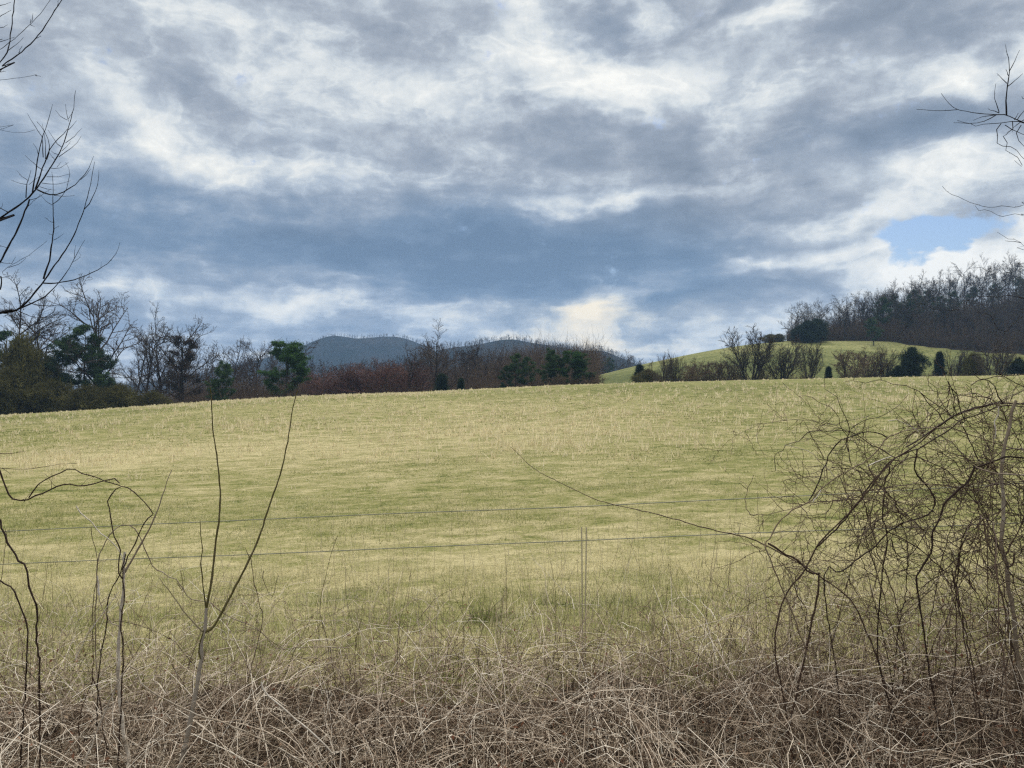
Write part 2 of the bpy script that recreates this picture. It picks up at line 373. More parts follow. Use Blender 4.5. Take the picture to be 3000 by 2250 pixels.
def H(x, y):
    x = np.asarray(x, float); y = np.asarray(y, float); x, y = np.broadcast_arrays(x, y)
    t = np.clip(x/np.maximum(y, 7), -.98, 1.08)
    zc = np.interp(t, crest_t, crest_z); sl = (zc-CAMZ)/YC
    z0 = -.58+.035*np.clip(x, -6, 6)
    u = np.clip((y-7)/(YC-7), 0, 1); h = YC-7
    near = (2*u**3-3*u**2+1)*z0+(u**3-2*u**2+u)*h*(-.012)+(-2*u**3+3*u**2)*zc+(u**3-u**2)*h*sl
    near = near+(vnoise(x, y, 9, 3)*.22+vnoise(x, y, 3.1, 4)*.07)*np.clip((y-7)/8, 0, 1)*np.clip((YC-y)/20, 0, 1)
    s = np.clip((y-1.6)/1.6, 0, 1); s = s*s*(3-2*s)
    s2 = np.clip((y-5.4)/1.6, 0, 1)
    near = np.where(y < 7, (0*(1-s)+(z0-.12)*s)*(1-s2)+z0*s2, near)
    a = np.clip((t-FT[0])/(FT[1]-FT[0]), 0, len(FT)-1.001); ai = a.astype(int); af = a-ai
    yi = np.clip(np.searchsorted(FY, y, 'right')-1, 0, len(FY)-2); yf = np.clip((y-FY[yi])/(FY[yi+1]-FY[yi]), 0, 1)
    far = (TAB[ai, yi]*(1-yf)+TAB[ai, yi+1]*yf)*(1-af)+(TAB[ai+1, yi]*(1-yf)+TAB[ai+1, yi+1]*yf)*af
    far = far+(vnoise(x, y, 14, 5)*.5)*np.clip((y-95)/30, 0, 1)
    return np.where(y < YC, near, far)
def hit(sx, sy, y0=6.0, y1=79.0):
    """where the photographed direction meets the pasture"""
    ys = np.linspace(y0, y1, 800); xs = (sx-1500)/2250*ys; zr = CAMZ-(sy-1125)/2250*ys
    below = np.nonzero(zr <= H(xs, ys))[0]
    k = below[0] if len(below) else len(ys)-1
    return xs[k], ys[k]

def woodmask(x, y):
    t = x/np.maximum(y, 1)
    m = np.zeros_like(x, float)
    # hilltop wood: everything beyond its lower edge
    edge = np.interp(t, [(1700*K2-1500)/2250, (1730*K2-1500)/2250, (1900*K2-1500)/2250, (2000*K2-1500)/2250, (2212*K2-1500)/2250],
                     [600, 258, 262, 250, 243])
    m = np.where((t > .33) & (y > edge), 1.0, m)
    m = np.where((y > 118) & (t < -.06) & (y < 900), 1.0, m)
    m = np.where((y > 210) & (y < 900) & (t >= -.06) & (t < .1), 1.0, m)
    m = np.where((y > 128) & (y < 175) & (t >= -.06) & (t < .085), 1.0, m)
    m = np.where((y > 500), 1.0, m)
    return m

def build_ground():
    u = np.linspace(-1, 1, 341); xs = 3*np.sinh(u*math.asinh(2450/3))
    ys = np.concatenate([np.linspace(-60, 1.4, 14), np.geomspace(1.5, 110, 230), np.arange(111, 460, 2.6), np.geomspace(462, 2450, 50)])
    X, Y = np.meshgrid(xs, ys, indexing='ij'); Z = H(X, Y)
    g = Mesher(); g.grid(np.stack([X, Y, Z], -1).transpose(1, 0, 2)[:, ::-1] if False else np.stack([X, Y, Z], -1).transpose(1, 0, 2), .5)
    me = g.mesh('ground', M['ground'])
    XT, YT = X.T.ravel(), Y.T.ravel()
    wd = woodmask(XT, YT)
    wd = np.maximum(wd, np.where((YT < 5.8+vnoise(XT, YT, .7, 9)*.8), 1.0, 0.0))  # bramble ditch gets the same litter, its dark colour deepening the shade
    a = me.attributes.new('wood', 'FLOAT', 'POINT'); a.data.foreach_set('value', wd.astype(np.float32))
    dr = dryness(XT, YT)
    a = me.attributes.new('dry', 'FLOAT', 'POINT'); a.data.foreach_set('value', dr.astype(np.float32))
    return tag(obj('ground', me), kind='structure')
DRY = []
for sx, sy, rx, ry, wt in [(1560, 1265, 9, 14, .16), (1250, 1230, 14, 10, .10), (250, 1345, 9, 5, .35), (900, 1300, 9, 8, .15), (1000, 1190, 20, 8, .2),
                           (1300, 1440, 22, 5, .09), (2300, 1450, 10, 6, -.04), (1500, 1600, 14, 1.6, .12), (700, 1700, 14, 1.0, .15), (300, 1210, 16, 9, -.1), (2000, 1140, 16, 9, -.15)]:
    hx, hy = hit(sx, sy); DRY.append((hx, hy, rx, ry, wt))
def dryness(x, y):
    d = np.full_like(x, .47, float)
    for hx, hy, rx, ry, wt in DRY: d = d+wt*np.exp(-((x-hx)/rx)**2-((y-hy)/ry)**2)
    d = d+.15*np.clip((15-y)/6, 0, 1)
    d = np.where(y > 95, .12+.30*vnoise(x, y, 24, 58)+.25*vnoise(x, y, 7, 59)+.25*np.clip((y-222)/25, 0, 1), d)
    return d
build_ground()

# ------------------------------------------------------------------ far mountains
def ridge_z(prof, y):
    px = np.array([p[0] for p in prof], float); py = np.array([p[1] for p in prof], float)
    return (px-1500)/2250*y, CAMZ-(py-1125)/2250*y
def simple_tree_lines(mm, x, y, z, h, tint, r, rs):
    """tiny bare tree: a trunk and a few forked strokes"""
    n = len(x); base = np.stack([x, y, z], -1)
    top = base+np.stack([r.normal(0, .04, n)*h, r.normal(0, .04, n)*h, h*.75], -1)
    mid = (base+top)/2
    mm.tubes(np.stack([base, mid, top], 1), np.stack([rs, rs*.8, rs*.3], -1), tint)
    for k in range(9):
        f = r.uniform(.35, .95, n)[:, None]; p0 = base+(top-base)*f
        a = r.uniform(0, 2*np.pi, n); L = h*r.uniform(.18, .42, n)*(1.15-f[:, 0]*.6)
        d = np.stack([np.cos(a)*.7, np.sin(a)*.7, r.uniform(.5, 1.1, n)], -1)
        p2 = p0+d*L[:, None]; p1 = (p0+p2)/2+r.normal(0, .03, (n, 3))*h[:, None]
        mm.tubes(np.stack([p0, p1, p2], 1), np.stack([rs*.5, rs*.4, rs*.15], -1), tint)
def mountain(name, prof, y, width, label_kind, treeh, ntree, seed, depthfall, slope_trees):
    r = np.random.default_rng(seed)
    rx, rz = ridge_z(prof, y); rz = rz-treeh*.25
    xs = np.linspace(rx[0], rx[-1], 170); vs = np.linspace(-1, 1, 60)
    X, V = np.meshgrid(xs, vs, indexing='ij')
    fx = np.linspace(rx[0], rx[-1], 170); kk = np.exp(-(np.arange(-9, 10)/4.5)**2); kk /= kk.sum()
    fz = np.convolve(np.pad(np.interp(fx, rx, rz), 9, 'edge'), kk, 'valid'); rx, rz = fx, fz
    rr = np.interp(X, rx, rz)
    base = -40.0
    spur = 1-.55*np.abs(V)**1.0*(1+.0*V)
    shp = np.exp(-(np.abs(V)*1.75)**1.6)
    Y = y+V*width
    Z = base+(rr-base)*shp*(1+.22*vnoise(X, Y*.5, width*.32, seed)*np.minimum(np.abs(V)*3, 1))
    Z += vnoise(X, Y, width*.09, seed+1)*treeh*1.2*np.minimum(np.abs(V)*5, 1)
    g = Mesher(); g.grid(np.stack([X, Y, Z], -1)[:, ::-1] if False else np.stack([X, Y, Z], -1), .5)
    o = tag(obj(name, g.mesh(name, M['slope'])), kind='structure')
    mm = Mesher()
    # crest fringe
    n = ntree; x = r.uniform(xs[0], xs[-1], n); v = r.normal(0, .06, n)
    yy = y+v*width; z = base+(np.interp(x, rx, rz)-base)*np.exp(-(np.abs(v)*1.75)**1.6)
    h = treeh*r.uniform(.55, 1.15, n)*(.75+.5*(vnoise(x, yy, 60, seed+5)+.5))
    simple_tree_lines(mm, x, yy, z-1, h, r.uniform(0, 1, n), r, np.full(n, .00016*y))
    n = slope_trees; x = r.uniform(xs[0], xs[-1], n); v = r.uniform(-.8, 0, n)
    yy = y+v*width; xi = np.clip(((x-xs[0])/(xs[1]-xs[0])), 0, 168.9).astype(int); vi = np.clip(((v+1)/2*59), 0, 58).astype(int)
    z = Z[xi, vi]; h = treeh*r.uniform(.5, 1.0, n)
    simple_tree_lines(mm, x, yy, z-1, h, r.uniform(0, 1, n), r, np.full(n, .00016*y))
    tag(obj('distant_forest', mm.mesh('distant_forest', M['twigs'])), label_kind, 'forest', kind='stuff')
mountain('mountain', [(330, 1130), (480, 1110), (620, 1085), (760, 1050), (860, 1022), (920, 996), (985, 974), (1040, 990), (1090, 984), (1160, 979), (1205, 990), (1240, 1006), (1310, 1042), (1420, 1085), (1540, 1125), (1650, 1150)],
         1500, 420, 'leafless forest along the crest and slopes of the tallest blue mountain', 13, 620, 21, 0, 1100)
mountain('hills', [(1080, 1110), (1200, 1046), (1270, 1022), (1330, 1010), (1400, 1004), (1460, 992), (1510, 988), (1560, 998), (1620, 1008), (1680, 1018), (1720, 1022), (1760, 1016), (1790, 1030), (1840, 1052), (1900, 1082), (1980, 1110), (2060, 1135)],
         1050, 300, 'bare forest fringe on the second, lower ridge right of the mountain', 12, 560, 22, 0, 1100)
mountain('hills', [(1350, 1120), (1440, 1075), (1530, 1045), (1580, 1026), (1630, 1022), (1690, 1035), (1760, 1052), (1840, 1066), (1900, 1082), (1960, 1108), (2000, 1130)],
         640, 130, 'brown wooded rise behind the dark pines at the middle', 13, 450, 23, 0, 1000)

# ------------------------------------------------------------------ trees
def unit(v): return v/(np.linalg.norm(v)+1e-9)
def perp(d, r):
    a = unit(np.cross(d, r.normal(0, 1, 3))); return a
def grow(p, d, L, K, wob, up, r):
    pts = [p.copy()]; d = unit(d)
    for k in range(K-1):
        d = unit(d+r.normal(0, wob, 3)+np.array((0, 0, up)))
        pts.append(pts[-1]+d*L/(K-1))
    return np.array(pts)
def at(pts, f):
    k = f*(len(pts)-1); i = min(int(k), len(pts)-2); return pts[i]+(pts[i+1]-pts[i])*(k-i), unit(pts[i+1]-pts[i])
def spread(p0, d0, pts, specs, mm, r, rad, lev, twr, tint):
    """recursive limbs; specs = [(count, length ratio, angle, start, K, wobble, up)]"""
    n, lr, ang, st, K, wob, up = specs[lev]
    L0 = np.linalg.norm(np.diff(pts, axis=0), axis=1).sum()
    for i in range(n):
        f = st+(1-st)*(i+r.uniform(.1, .9))/n
        p, d = at(pts, min(f, .999))
        a = ang*r.uniform(.7, 1.25)
        nd = d*math.cos(a)+perp(d, r)*math.sin(a)
        if lev > 0 and nd[2] < -.2: nd[2] *= -.4
        L = L0*lr*r.uniform(.65, 1.2)*(1.15-.6*f)
        q = grow(p, nd, L, K, wob, up, r)
        rr = max(rad*(.55 if lev else .55)*(1.1-.5*f), twr)
        mm.tubes(q, np.linspace(rr, max(rr*.3, twr*.7), K), tint+r.normal(0, .12), 4 if lev == 0 else 3)
        if lev+1 < len(specs): spread(p, nd, q, specs, mm, r, rr, lev+1, twr, tint)

def bare_tree(seed, h, r0, lean=.05, first=.3, specs=None, stems=1, twr=.014, twig='twigs', fan=.0, tint=.5):
    r = np.random.default_rng(seed); tr = Mesher(); cr = Mesher()
    specs = specs or [(13, .48, .75, first, 8, .10, .10), (8, .45, .7, .2, 6, .13, .06), (6, .5, .65, .15, 4, .15, .03), (4, .5, .6, .1, 3, .15, 0)]
    for s in range(stems):
        a = r.uniform(0, 2*np.pi)+s*2*np.pi/stems; b = fan*r.uniform(.5, 1.1) if stems > 1 else 0
        d = np.array((math.cos(a)*math.sin(b)+r.normal(0, lean), math.sin(a)*math.sin(b)+r.normal(0, lean), math.cos(b)))
        hh = h*(r.uniform(.75, 1.0) if stems > 1 else 1)
        pts = grow(np.array((math.cos(a)*.15*(stems > 1), math.sin(a)*.15*(stems > 1), -.3)), d, hh*.97, 11, .055 if stems == 1 else .07, .03+.08*(stems > 1), r)
        rr = r0*np.linspace(1.25, .12, 11)**.9; rr[0] *= 1.35
        tr.tubes(pts, np.maximum(rr, twr), .5, 7)
        spread(None, None, pts, specs, cr, r, r0, 0, twr, tint)
    return tr.mesh('trunk', M['bark']), cr.mesh('crown', M[twig])

def tufts(mm, centers, rad, n, size, width, r, flat=.6, out=.5, tint=None):
    """needle / leaf clumps: n small blades around every centre"""
    C = len(centers); rad = np.broadcast_to(rad, (C,))
    d = r.normal(0, 1, (C, n, 3)); d /= np.linalg.norm(d, axis=2, keepdims=True); rr = r.uniform(0, 1, (C, n, 1))**.5
    off = d*rr*rad[:, None, None]*(1+1.1*(r.random((C, n, 1)) < .12)); off[..., 2] *= flat
    p = centers[:, None]+off
    dirv = d*out+r.normal(0, .5, (C, n, 3)); dirv[..., 2] += .25; dirv /= np.linalg.norm(dirv, axis=2, keepdims=True)
    side = np.cross(dirv, r.normal(0, 1, (C, n, 3))); side /= np.linalg.norm(side, axis=2, keepdims=True)
    s = size*r.uniform(.6, 1.3, (C, n, 1)); w_ = width*r.uniform(.6, 1.3, (C, n, 1))
    v = np.stack([p-side*w_, p+side*w_, p+dirv*s], 2)
    tn = r.uniform(.1, .9, (C, 1)) if tint is None else tint
    tt = np.clip(tn*.6+r.uniform(0, .4, (C, n)), 0, 1)
    mm.tris(v.reshape(-1, 3, 3), tt.ravel())

def pine_tree(seed, h, r0, start=.35, wide=.28, mat_='needles', top=1.0, n1=26, dens=46, bushy=0.0):
    r = np.random.default_rng(seed); tr = Mesher(); cr = Mesher(); lim = Mesher()
    pts = grow(np.array((0, 0, -.3)), np.array((r.normal(0, .05), r.normal(0, .05), 1)), h, 12, .03, .03, r)
    tr.tubes(pts, np.linspace(r0*1.2, r0*.2, 12), .45, 7)
    cs = []
    for i in range(n1):
        f = start+(1-start)*(i+r.uniform(0, .9))/n1
        p, d = at(pts, min(f, .995)); a = r.uniform(0, 2*np.pi)
        g = (f-start)/(1-start)
        L = h*wide*(1.15*(1-g)**.7*(g+.25)**.35*1.15 if not bushy else (1-abs(g-.45)*1.1))*r.uniform(.55, 1.15)+.3
        nd = np.array((math.cos(a), math.sin(a), r.uniform(.05, .45)+g*.6))
        q = grow(p, nd, L, 6, .12, .05, r)
        tr.tubes(q, np.linspace(r0*.28, .02, 6), .35, 4)
        for k in range(int(3+L*1.3)):
            ff = r.uniform(.35, 1); pp, dd = at(q, ff*.999)
            nn = dd*.5+perp(dd, r)*.8; nn[2] = abs(nn[2])*.6+.1
            q2 = grow(pp, nn, L*r.uniform(.15, .35)+.2, 4, .1, .04, r)
            tr.tubes(q2, np.linspace(.04, .012, 4), .35, 3)
            cs += [q2[-1], q2[2]]
        cs.append(q[-1])
    cs.append(pts[-1])
    cs = np.array(cs)
    tufts(cr, cs, r.uniform(.28, .60, len(cs))*h/14, dens, .32*h/14, .055*h/14, r, .62)
    return tr.mesh('trunk', M['bark']), cr.mesh('crown', M[mat_])

def evergreen(seed, h, w, mat_='cedar', cone=True, n=260, dens=60, trunk=.12):
    r = np.random.default_rng(seed); tr = Mesher(); cr = Mesher()
    tr.tubes(grow(np.array((0, 0, -.3)), np.array((0, 0, 1.)), h*.85, 6, .03, 0, r), np.linspace(trunk, .03, 6), .3, 6)
    g = r.uniform(0.02, 1, n)**.85; a = r.uniform(0, 2*np.pi, n)
    prof = ((1-g)**.75*(.65+.35*np.minimum(g*6, 1)) if cone else np.sqrt(np.clip(1-(2*g-.95)**2, .02, 1)))
    lob = .68+.26*np.sin(a*2+seed+g*9)+.30*np.sin(a*3+g*17+seed*2)+.16*np.sin(a*7-g*29)
    rad = w/2*prof*(lob+r.normal(0, .16, n))*r.uniform(.35, 1, n)**.4
    c = np.stack([np.cos(a)*rad, np.sin(a)*rad, g*h*.96+.1], -1)
    tufts(cr, c, r.uniform(.5, 1.2, n)*(w*.075+.10), max(dens*2//3, 20), .40, .045, r, .9, 1.0)
    k = n//3; q = np.stack([np.stack([c[:k, 0]*0, c[:k, 1]*0, c[:k, 2]*.75], -1), c[:k]*.6+[0, 0, 0], c[:k]], 1)
    tr.tubes(q, np.array([.05, .03, .012])[None], .3, 3)
    return tr.mesh('trunk', M['bark']), cr.mesh('crown', M[mat_])

FOREST = [(10, .34, .75, .40, 7, .11, .06), (6, .50, .75, .2, 5, .14, .04), (5, .5, .7, .15, 4, .16, .02), (2, .5, .6, .1, 3, .15, 0)]
ROUND = [(12, .62, .85, .20, 8, .10, .055), (8, .50, .80, .18, 6, .14, .04), (6, .5, .7, .15, 4, .16, .02), (3, .48, .6, .1, 3, .15, 0)]
SHRUB = [(8, .60, .50, .12, 7, .08, .05), (7, .5, .55, .12, 5, .12, .04), (6, .5, .55, .1, 3, .14, .02)]
SCRUB = [(9, .6, .75, .12, 6, .14, .02), (7, .5, .7, .15, 5, .16, .02), (6, .5, .7, .1, 3, .18, .0)]
V = {}
for i in range(4): V['forest%d' % i] = bare_tree(100+i, 16, .16, specs=FOREST, twr=.021)
for i in range(4): V['round%d' % i] = bare_tree(120+i, 16, .29, specs=ROUND, twr=.020)
for i in range(3): V['fan%d' % i] = bare_tree(140+i, 9, .11, specs=SHRUB, stems=7, fan=.55, twr=.019)
for i in range(3): V['brown%d' % i] = bare_tree(150+i, 5, .07, specs=SCRUB, stems=6, fan=.8, twr=.018, twig='twigsbrown')
for i in range(2): V['red%d' % i] = bare_tree(160+i, 8, .09, specs=SCRUB, stems=5, fan=.45, twr=.016, twig='twigsred')
for i in range(2): V['pine%d' % i] = pine_tree(170+i, 14, .17, start=.34, n1=23, dens=44, wide=.34)
V['pinefull'] = pine_tree(180, 13, .17, start=.30, wide=.33, mat_='needlesgreen', n1=34, dens=60, bushy=1)
V['pinedark'] = pine_tree(181, 10, .14, start=.22, wide=.32, n1=30, dens=60, bushy=1)
V['pinerust'] = pine_tree(182, 13, .2, start=.25, wide=.30, mat_='needlesbrown', n1=22, dens=30)
V['cedar0'] = evergreen(190, 6, 4.6, cone=False, n=380)
V['cedar1'] = evergreen(191, 5, 2.6)
V['cedar2'] = evergreen(192, 4, 2.2)
V['olive0'] = evergreen(193, 5, 7.5, 'olive', cone=False, n=420, dens=46)
V['olive1'] = evergreen(194, 4, 6.0, 'olive', cone=False, n=360, dens=46)
VH = dict(forest=16, round=16, fan=9, brown=5, red=8, pine=14, pinefull=13, pinedark=10, pinerust=13, cedar0=6, cedar1=5, cedar2=4, olive0=5, olive1=4)
def tree(kind, x, y, h, name, label, cat='tree', group=None, widen=1.0, sink=.1, rz=None):
    z = float(H(x, y)); hb = VH.get(kind, VH.get(kind.rstrip('0123456789'), 10)); s = h/hb
    e = empty(name, (x, y, z-sink)); e.scale = (s*widen, s*widen, s); e.rotation_euler = (0, 0, random.uniform(0, 6.283) if rz is None else rz)
    tag(e, label, cat, group)
    t, c = V[kind]; obj('trunk', t, e); obj('crown', c, e)
    return e
random.seed(5)
def treeS(kind, X, ytop, d, name, label, **k):
    """tree whose top reaches photo row ytop (2212-wide coordinates) at depth d"""
    sx, sy = X*K2, ytop*K2; x = (sx-1500)/2250*d; zt = CAMZ-(sy-1125)/2250*d
    return tree(kind, x, d, max(zt-float(H(x, d)), 1.0), name, label, **k)

# --- left tree line
L = 'trees left of the pasture'
treeS('round0', 222, 652, 138, 'bare_tree', 'tallest wide grey leafless tree in the left tree line, dark forked trunk', rz=1.0)
treeS('round1', 20, 664, 132, 'bare_tree', 'tall leafless tree at the far left edge behind the olive bushes')
treeS('round2', 100, 690, 150, 'bare_tree', 'slender leafless tree between the left edge and the ragged pines')
treeS('round3', 310, 705, 146, 'bare_tree', 'narrow leafless tree right of the tallest bare tree on the left', widen=.7)
treeS('forest0', 285, 712, 140, 'bare_tree', 'thin dark leafless tree leaning beside the tallest bare tree')
treeS('round0', 395, 722, 142, 'bare_tree', 'wide leafless tree half hidden by the rusty pine', rz=3.5, widen=1.1)
treeS('round2', 352, 735, 150, 'bare_tree', 'leafless tree just left of the rusty pine')
treeS('pine0', 172, 702, 134, 'pine_tree', 'ragged dark pine with open layered branches left of the tallest bare tree', widen=.95)
treeS('pine1', 130, 732, 133, 'pine_tree', 'thin leaning pine with sparse crown behind the olive bushes', widen=.7)
treeS('pine1', 208, 728, 136, 'pine_tree', 'dark pine crown behind the trunk of the tallest bare tree', widen=.7)
treeS('pine0', 2, 715, 130, 'pine_tree', 'pine cut off by the left edge of the picture')
treeS('pinedark', 228, 812, 130, 'pine_tree', 'low bushy pine at the foot of the tallest bare tree', widen=1.2)
treeS('pinerust', 385, 728, 138, 'pine_tree', 'rusty brown pine in front of a wide leafless tree', widen=1.0)
treeS('pinedark', 482, 790, 128, 'pine_tree', 'short dark green pine at the crest behind the left sapling branch', widen=.9)
treeS('pinefull', 615, 748, 135, 'pine_tree', 'round bright green pine left of the blue mountain', widen=1.15)
for X, yt, d, w_ in [(45, 742, 128, .42), (120, 828, 124, .85), (20, 805, 122, .8), (190, 838, 122, 1.0), (260, 836, 123, 1.0), (330, 850, 124, 1.1), (80, 768, 131, .42)]:
    treeS('olive%d' % (int(X) % 2), X, yt, d, 'evergreen_bush', {45: 'tall olive green bush mass at the left behind the overhanging branch', 120: 'olive bush below the thin leaning pine', 20: 'low olive bush at the left edge',
          190: 'brownish olive bush below the ragged pine', 260: 'olive bush right of the low bushy pine', 330: 'lowest brown olive bush at the right end of the left thicket', 80: 'upright olive bush between the two tall left bushes'}[X], cat='bush', widen=w_)
def scatter(kinds, X0, X1, d0, d1, n, top, name, label, cat, group, jit=10, widen=(0.8, 1.1)):
    for i in range(n):
        X = X0+(X1-X0)*(i+random.random())/n; d = random.uniform(d0, d1)
        yt = np.interp(X, [p[0] for p in top], [p[1] for p in top])+random.uniform(-jit, jit)
        treeS(random.choice(kinds), X, yt, d, name, label, cat=cat, group=group, widen=random.uniform(*widen))
scatter(['forest0', 'forest1', 'forest2', 'forest3', 'round2'], -60, 660, 150, 235, 46, [(0, 790), (300, 790), (400, 765), (480, 762), (500, 752), (580, 760), (640, 775)], 'bare_tree',
        'slim grey leafless tree in the crowded row behind the left tree line', 'tree', 'slim bare trees behind the left tree line')
# --- middle band
scatter(['forest0', 'forest1', 'forest2', 'forest3'], 640, 900, 170, 250, 34, [(640, 790), (760, 792), (900, 775)], 'bare_tree',
        'slim grey leafless tree in the low wood below the blue mountain', 'tree', 'bare trees below the mountain', 8)
scatter(['red0', 'red1'], 670, 905, 142, 165, 13, [(650, 812), (720, 800), (800, 790), (880, 788), (905, 800)], 'budding_tree',
        'low reddish budding tree along the crest below the blue mountain', 'tree', 'reddish trees below the mountain', 8, (1.0, 1.4))
scatter(['forest0', 'forest1', 'forest2', 'forest3', 'round1'], 890, 1230, 160, 240, 62, [(880, 780), (930, 758), (1000, 762), (1100, 760), (1200, 765), (1250, 785)], 'bare_tree',
        'slim dark leafless tree in the middle wood between the mountain and the pines', 'tree', 'bare trees of the middle wood', 9)
treeS('round3', 937, 730, 150, 'bare_tree', 'tall pale leafless tree rising highest from the middle wood', widen=.95)
treeS('round1', 880, 775, 150, 'bare_tree', 'leafless tree at the left shoulder of the middle wood')
for X, yt, d, kd, w_, lb in [(1112, 764, 138, 'pine0', .8, 'left-most dark pine of the middle wood'), (1140, 772, 137, 'pine1', .85, 'sparse dark pine beside the left-most middle pine'), (1185, 760, 137, 'pinedark', .8, 'tall dark pine left of the round green pines'),
                             (1232, 764, 134, 'pinefull', 1.1, 'round green pine at the middle, the largest there'), (1264, 770, 133, 'pinedark', 1.2, 'dark pine leaning right at the end of the middle wood'), (1208, 776, 136, 'pinedark', 1.0, 'dark pine squeezed between two others at the middle'),
                             (1095, 790, 138, 'pine1', .8, 'small dark pine low in the middle wood')]:
    treeS(kd, X, yt, d, 'pine_tree', lb, widen=w_)
for X, yt, d, w_, lb in [(996, 820, 120, .8, 'tiny dark cedar on the crest below the middle wood'), (955, 812, 135, 1.1, 'low dark cedar bush left of the tiny cedar on the crest'), (1278, 808, 130, 1.0, 'low evergreen under the right-most middle pine')]:
    treeS('cedar2', X, yt, d, 'cedar_bush', lb, cat='bush', widen=w_)
scatter(['brown0', 'brown1', 'brown2'], 1180, 1290, 128, 150, 7, [(1180, 805), (1290, 815)], 'bare_shrub', 'low brown leafless shrub at the foot of the middle pines', 'shrub', 'shrubs under the middle pines', 5)
treeS('brown1', 1285, 812, 118, 'bare_shrub', 'tan rounded shrub at the right end of the middle wood', cat='shrub', widen=1.4)
# far trees in the saddle
treeS('round1', 1352, 768, 330, 'bare_tree', 'small hazy leafless tree on the skyline in the saddle', widen=1.0)
treeS('round2', 1384, 776, 300, 'bare_tree', 'tiny leafless tree where the hill skyline begins')
treeS('pine0', 1315, 772, 330, 'pine_tree', 'small hazy dark pine at the right end of the far wood')
scatter(['forest0', 'forest1', 'round2'], 1235, 1345, 310, 420, 22, [(1235, 765), (1290, 772), (1345, 796)], 'bare_tree', 'hazy leafless tree of the wood in the saddle left of the hill', 'tree', 'bare trees in the saddle', 6)
# --- row at the foot of the green hill
for X, yt, d, kd, w_, lb in [
    (1428, 768, 138, 'fan0', 0.94, 'upright bare shrub tree, left-most of the row below the hill'), (1460, 770, 140, 'fan1', 0.72, 'narrow bare shrub tree second from the left below the hill'),
    (1622, 722, 140, 'fan2', 1.13, 'tall fan shaped bare tree with pale twigs reaching the hill skyline'), (1690, 738, 141, 'fan0', 1.38, 'broad fan shaped bare tree right of the tallest one below the hill'),
    (1748, 745, 143, 'fan1', 0.87, 'thin bare tree at the right of the broad fan shaped one'), (1545, 775, 143, 'brown0', 1.0, 'dense dark brown shrub at the centre of the row below the hill'),
    (1510, 778, 142, 'brown1', 1.15, 'spreading brown shrub left of the dense dark one'), (1490, 790, 139, 'brown2', 1.0, 'small brown shrub between the narrow tree and the spreading shrub'),
    (1580, 778, 145, 'brown2', 1.0, 'brown shrub left of the tall fan shaped tree'), (1650, 790, 144, 'brown1', 1.0, 'low brown shrub between the two fan shaped trees'),
    (1835, 752, 142, 'brown0', 1.05, 'rusty spreading bare tree right of the gap in the row'), (1880, 756, 146, 'brown1', 1.0, 'rusty bare tree left of the big dark evergreen'),
    (1912, 760, 144, 'fan2', 0.87, 'thin bare tree touching the big dark evergreen'), (2060, 755, 148, 'fan0', 0.87, 'bare pale stemmed tree right of the big dark evergreen'), 
    (2150, 740, 140, 'fan1', 1.16, 'bare fan shaped tree near the right edge below the wood')]:
    treeS(kd, X, yt, d, 'bare_tree' if kd[0] == 'f' else 'bare_shrub', lb, cat='tree' if kd[0] == 'f' else 'shrub', widen=w_)
for X, yt, d, kd, w_, lb in [
    (1970, 752, 140, 'cedar0', .85, 'big rounded dark evergreen at the crest on the right'), (1940, 790, 139, 'cedar0', 1.0, 'low dark evergreen at the left foot of the big rounded one'),
    (2030, 762, 146, 'cedar1', .9, 'narrow conical cedar right of the big rounded evergreen'), (2103, 768, 145, 'olive1', .5, 'broad dull cedar further right of the conical one'),
    (1790, 794, 130, 'cedar2', .95, 'small dark cedar alone in the gap of the row'), (2200, 775, 138, 'cedar0', .9, 'dark evergreen cut by the right edge'),
    (1382, 790, 150, 'cedar2', 1.3, 'small lone dark bush on the lower hillside'), (1400, 800, 146, 'olive0', 1.2, 'low brown green bush right of the lone hillside bush')]:
    treeS(kd, X, yt, d, 'evergreen_bush', lb, cat='bush', widen=w_)
# --- bushes on the hill top
def tree_on(kind, X, d, h, name, label, **k):
    return tree(kind, (X*K2-1500)/2250*d, d, h, name, label, **k)
tree_on('olive0', 1664, 262, 2.7, 'evergreen_bush', 'low flat hedge-like bush on the hill skyline', cat='bush', widen=2.0)
tree_on('olive1', 1683, 261, 2.6, 'evergreen_bush', 'square right end bush of the skyline clump', cat='bush', widen=1.2)
for X, d, h, lb in [(1745, 252, 7.2, 'big black evergreen at the left end of the hilltop wood'), (1765, 256, 7.5, 'second black evergreen beside the left end of the hilltop wood'), (1722, 255, 4.6, 'small black evergreen at the very corner of the hilltop wood')]:
    tree_on('cedar0', X, d, h, 'evergreen_bush', lb, cat='bush', widen=1.3)
tree_on('pinedark', 1888, 246, 8.5, 'cedar_tree', 'dark cedar standing at the lower edge of the hilltop wood', widen=1.2)
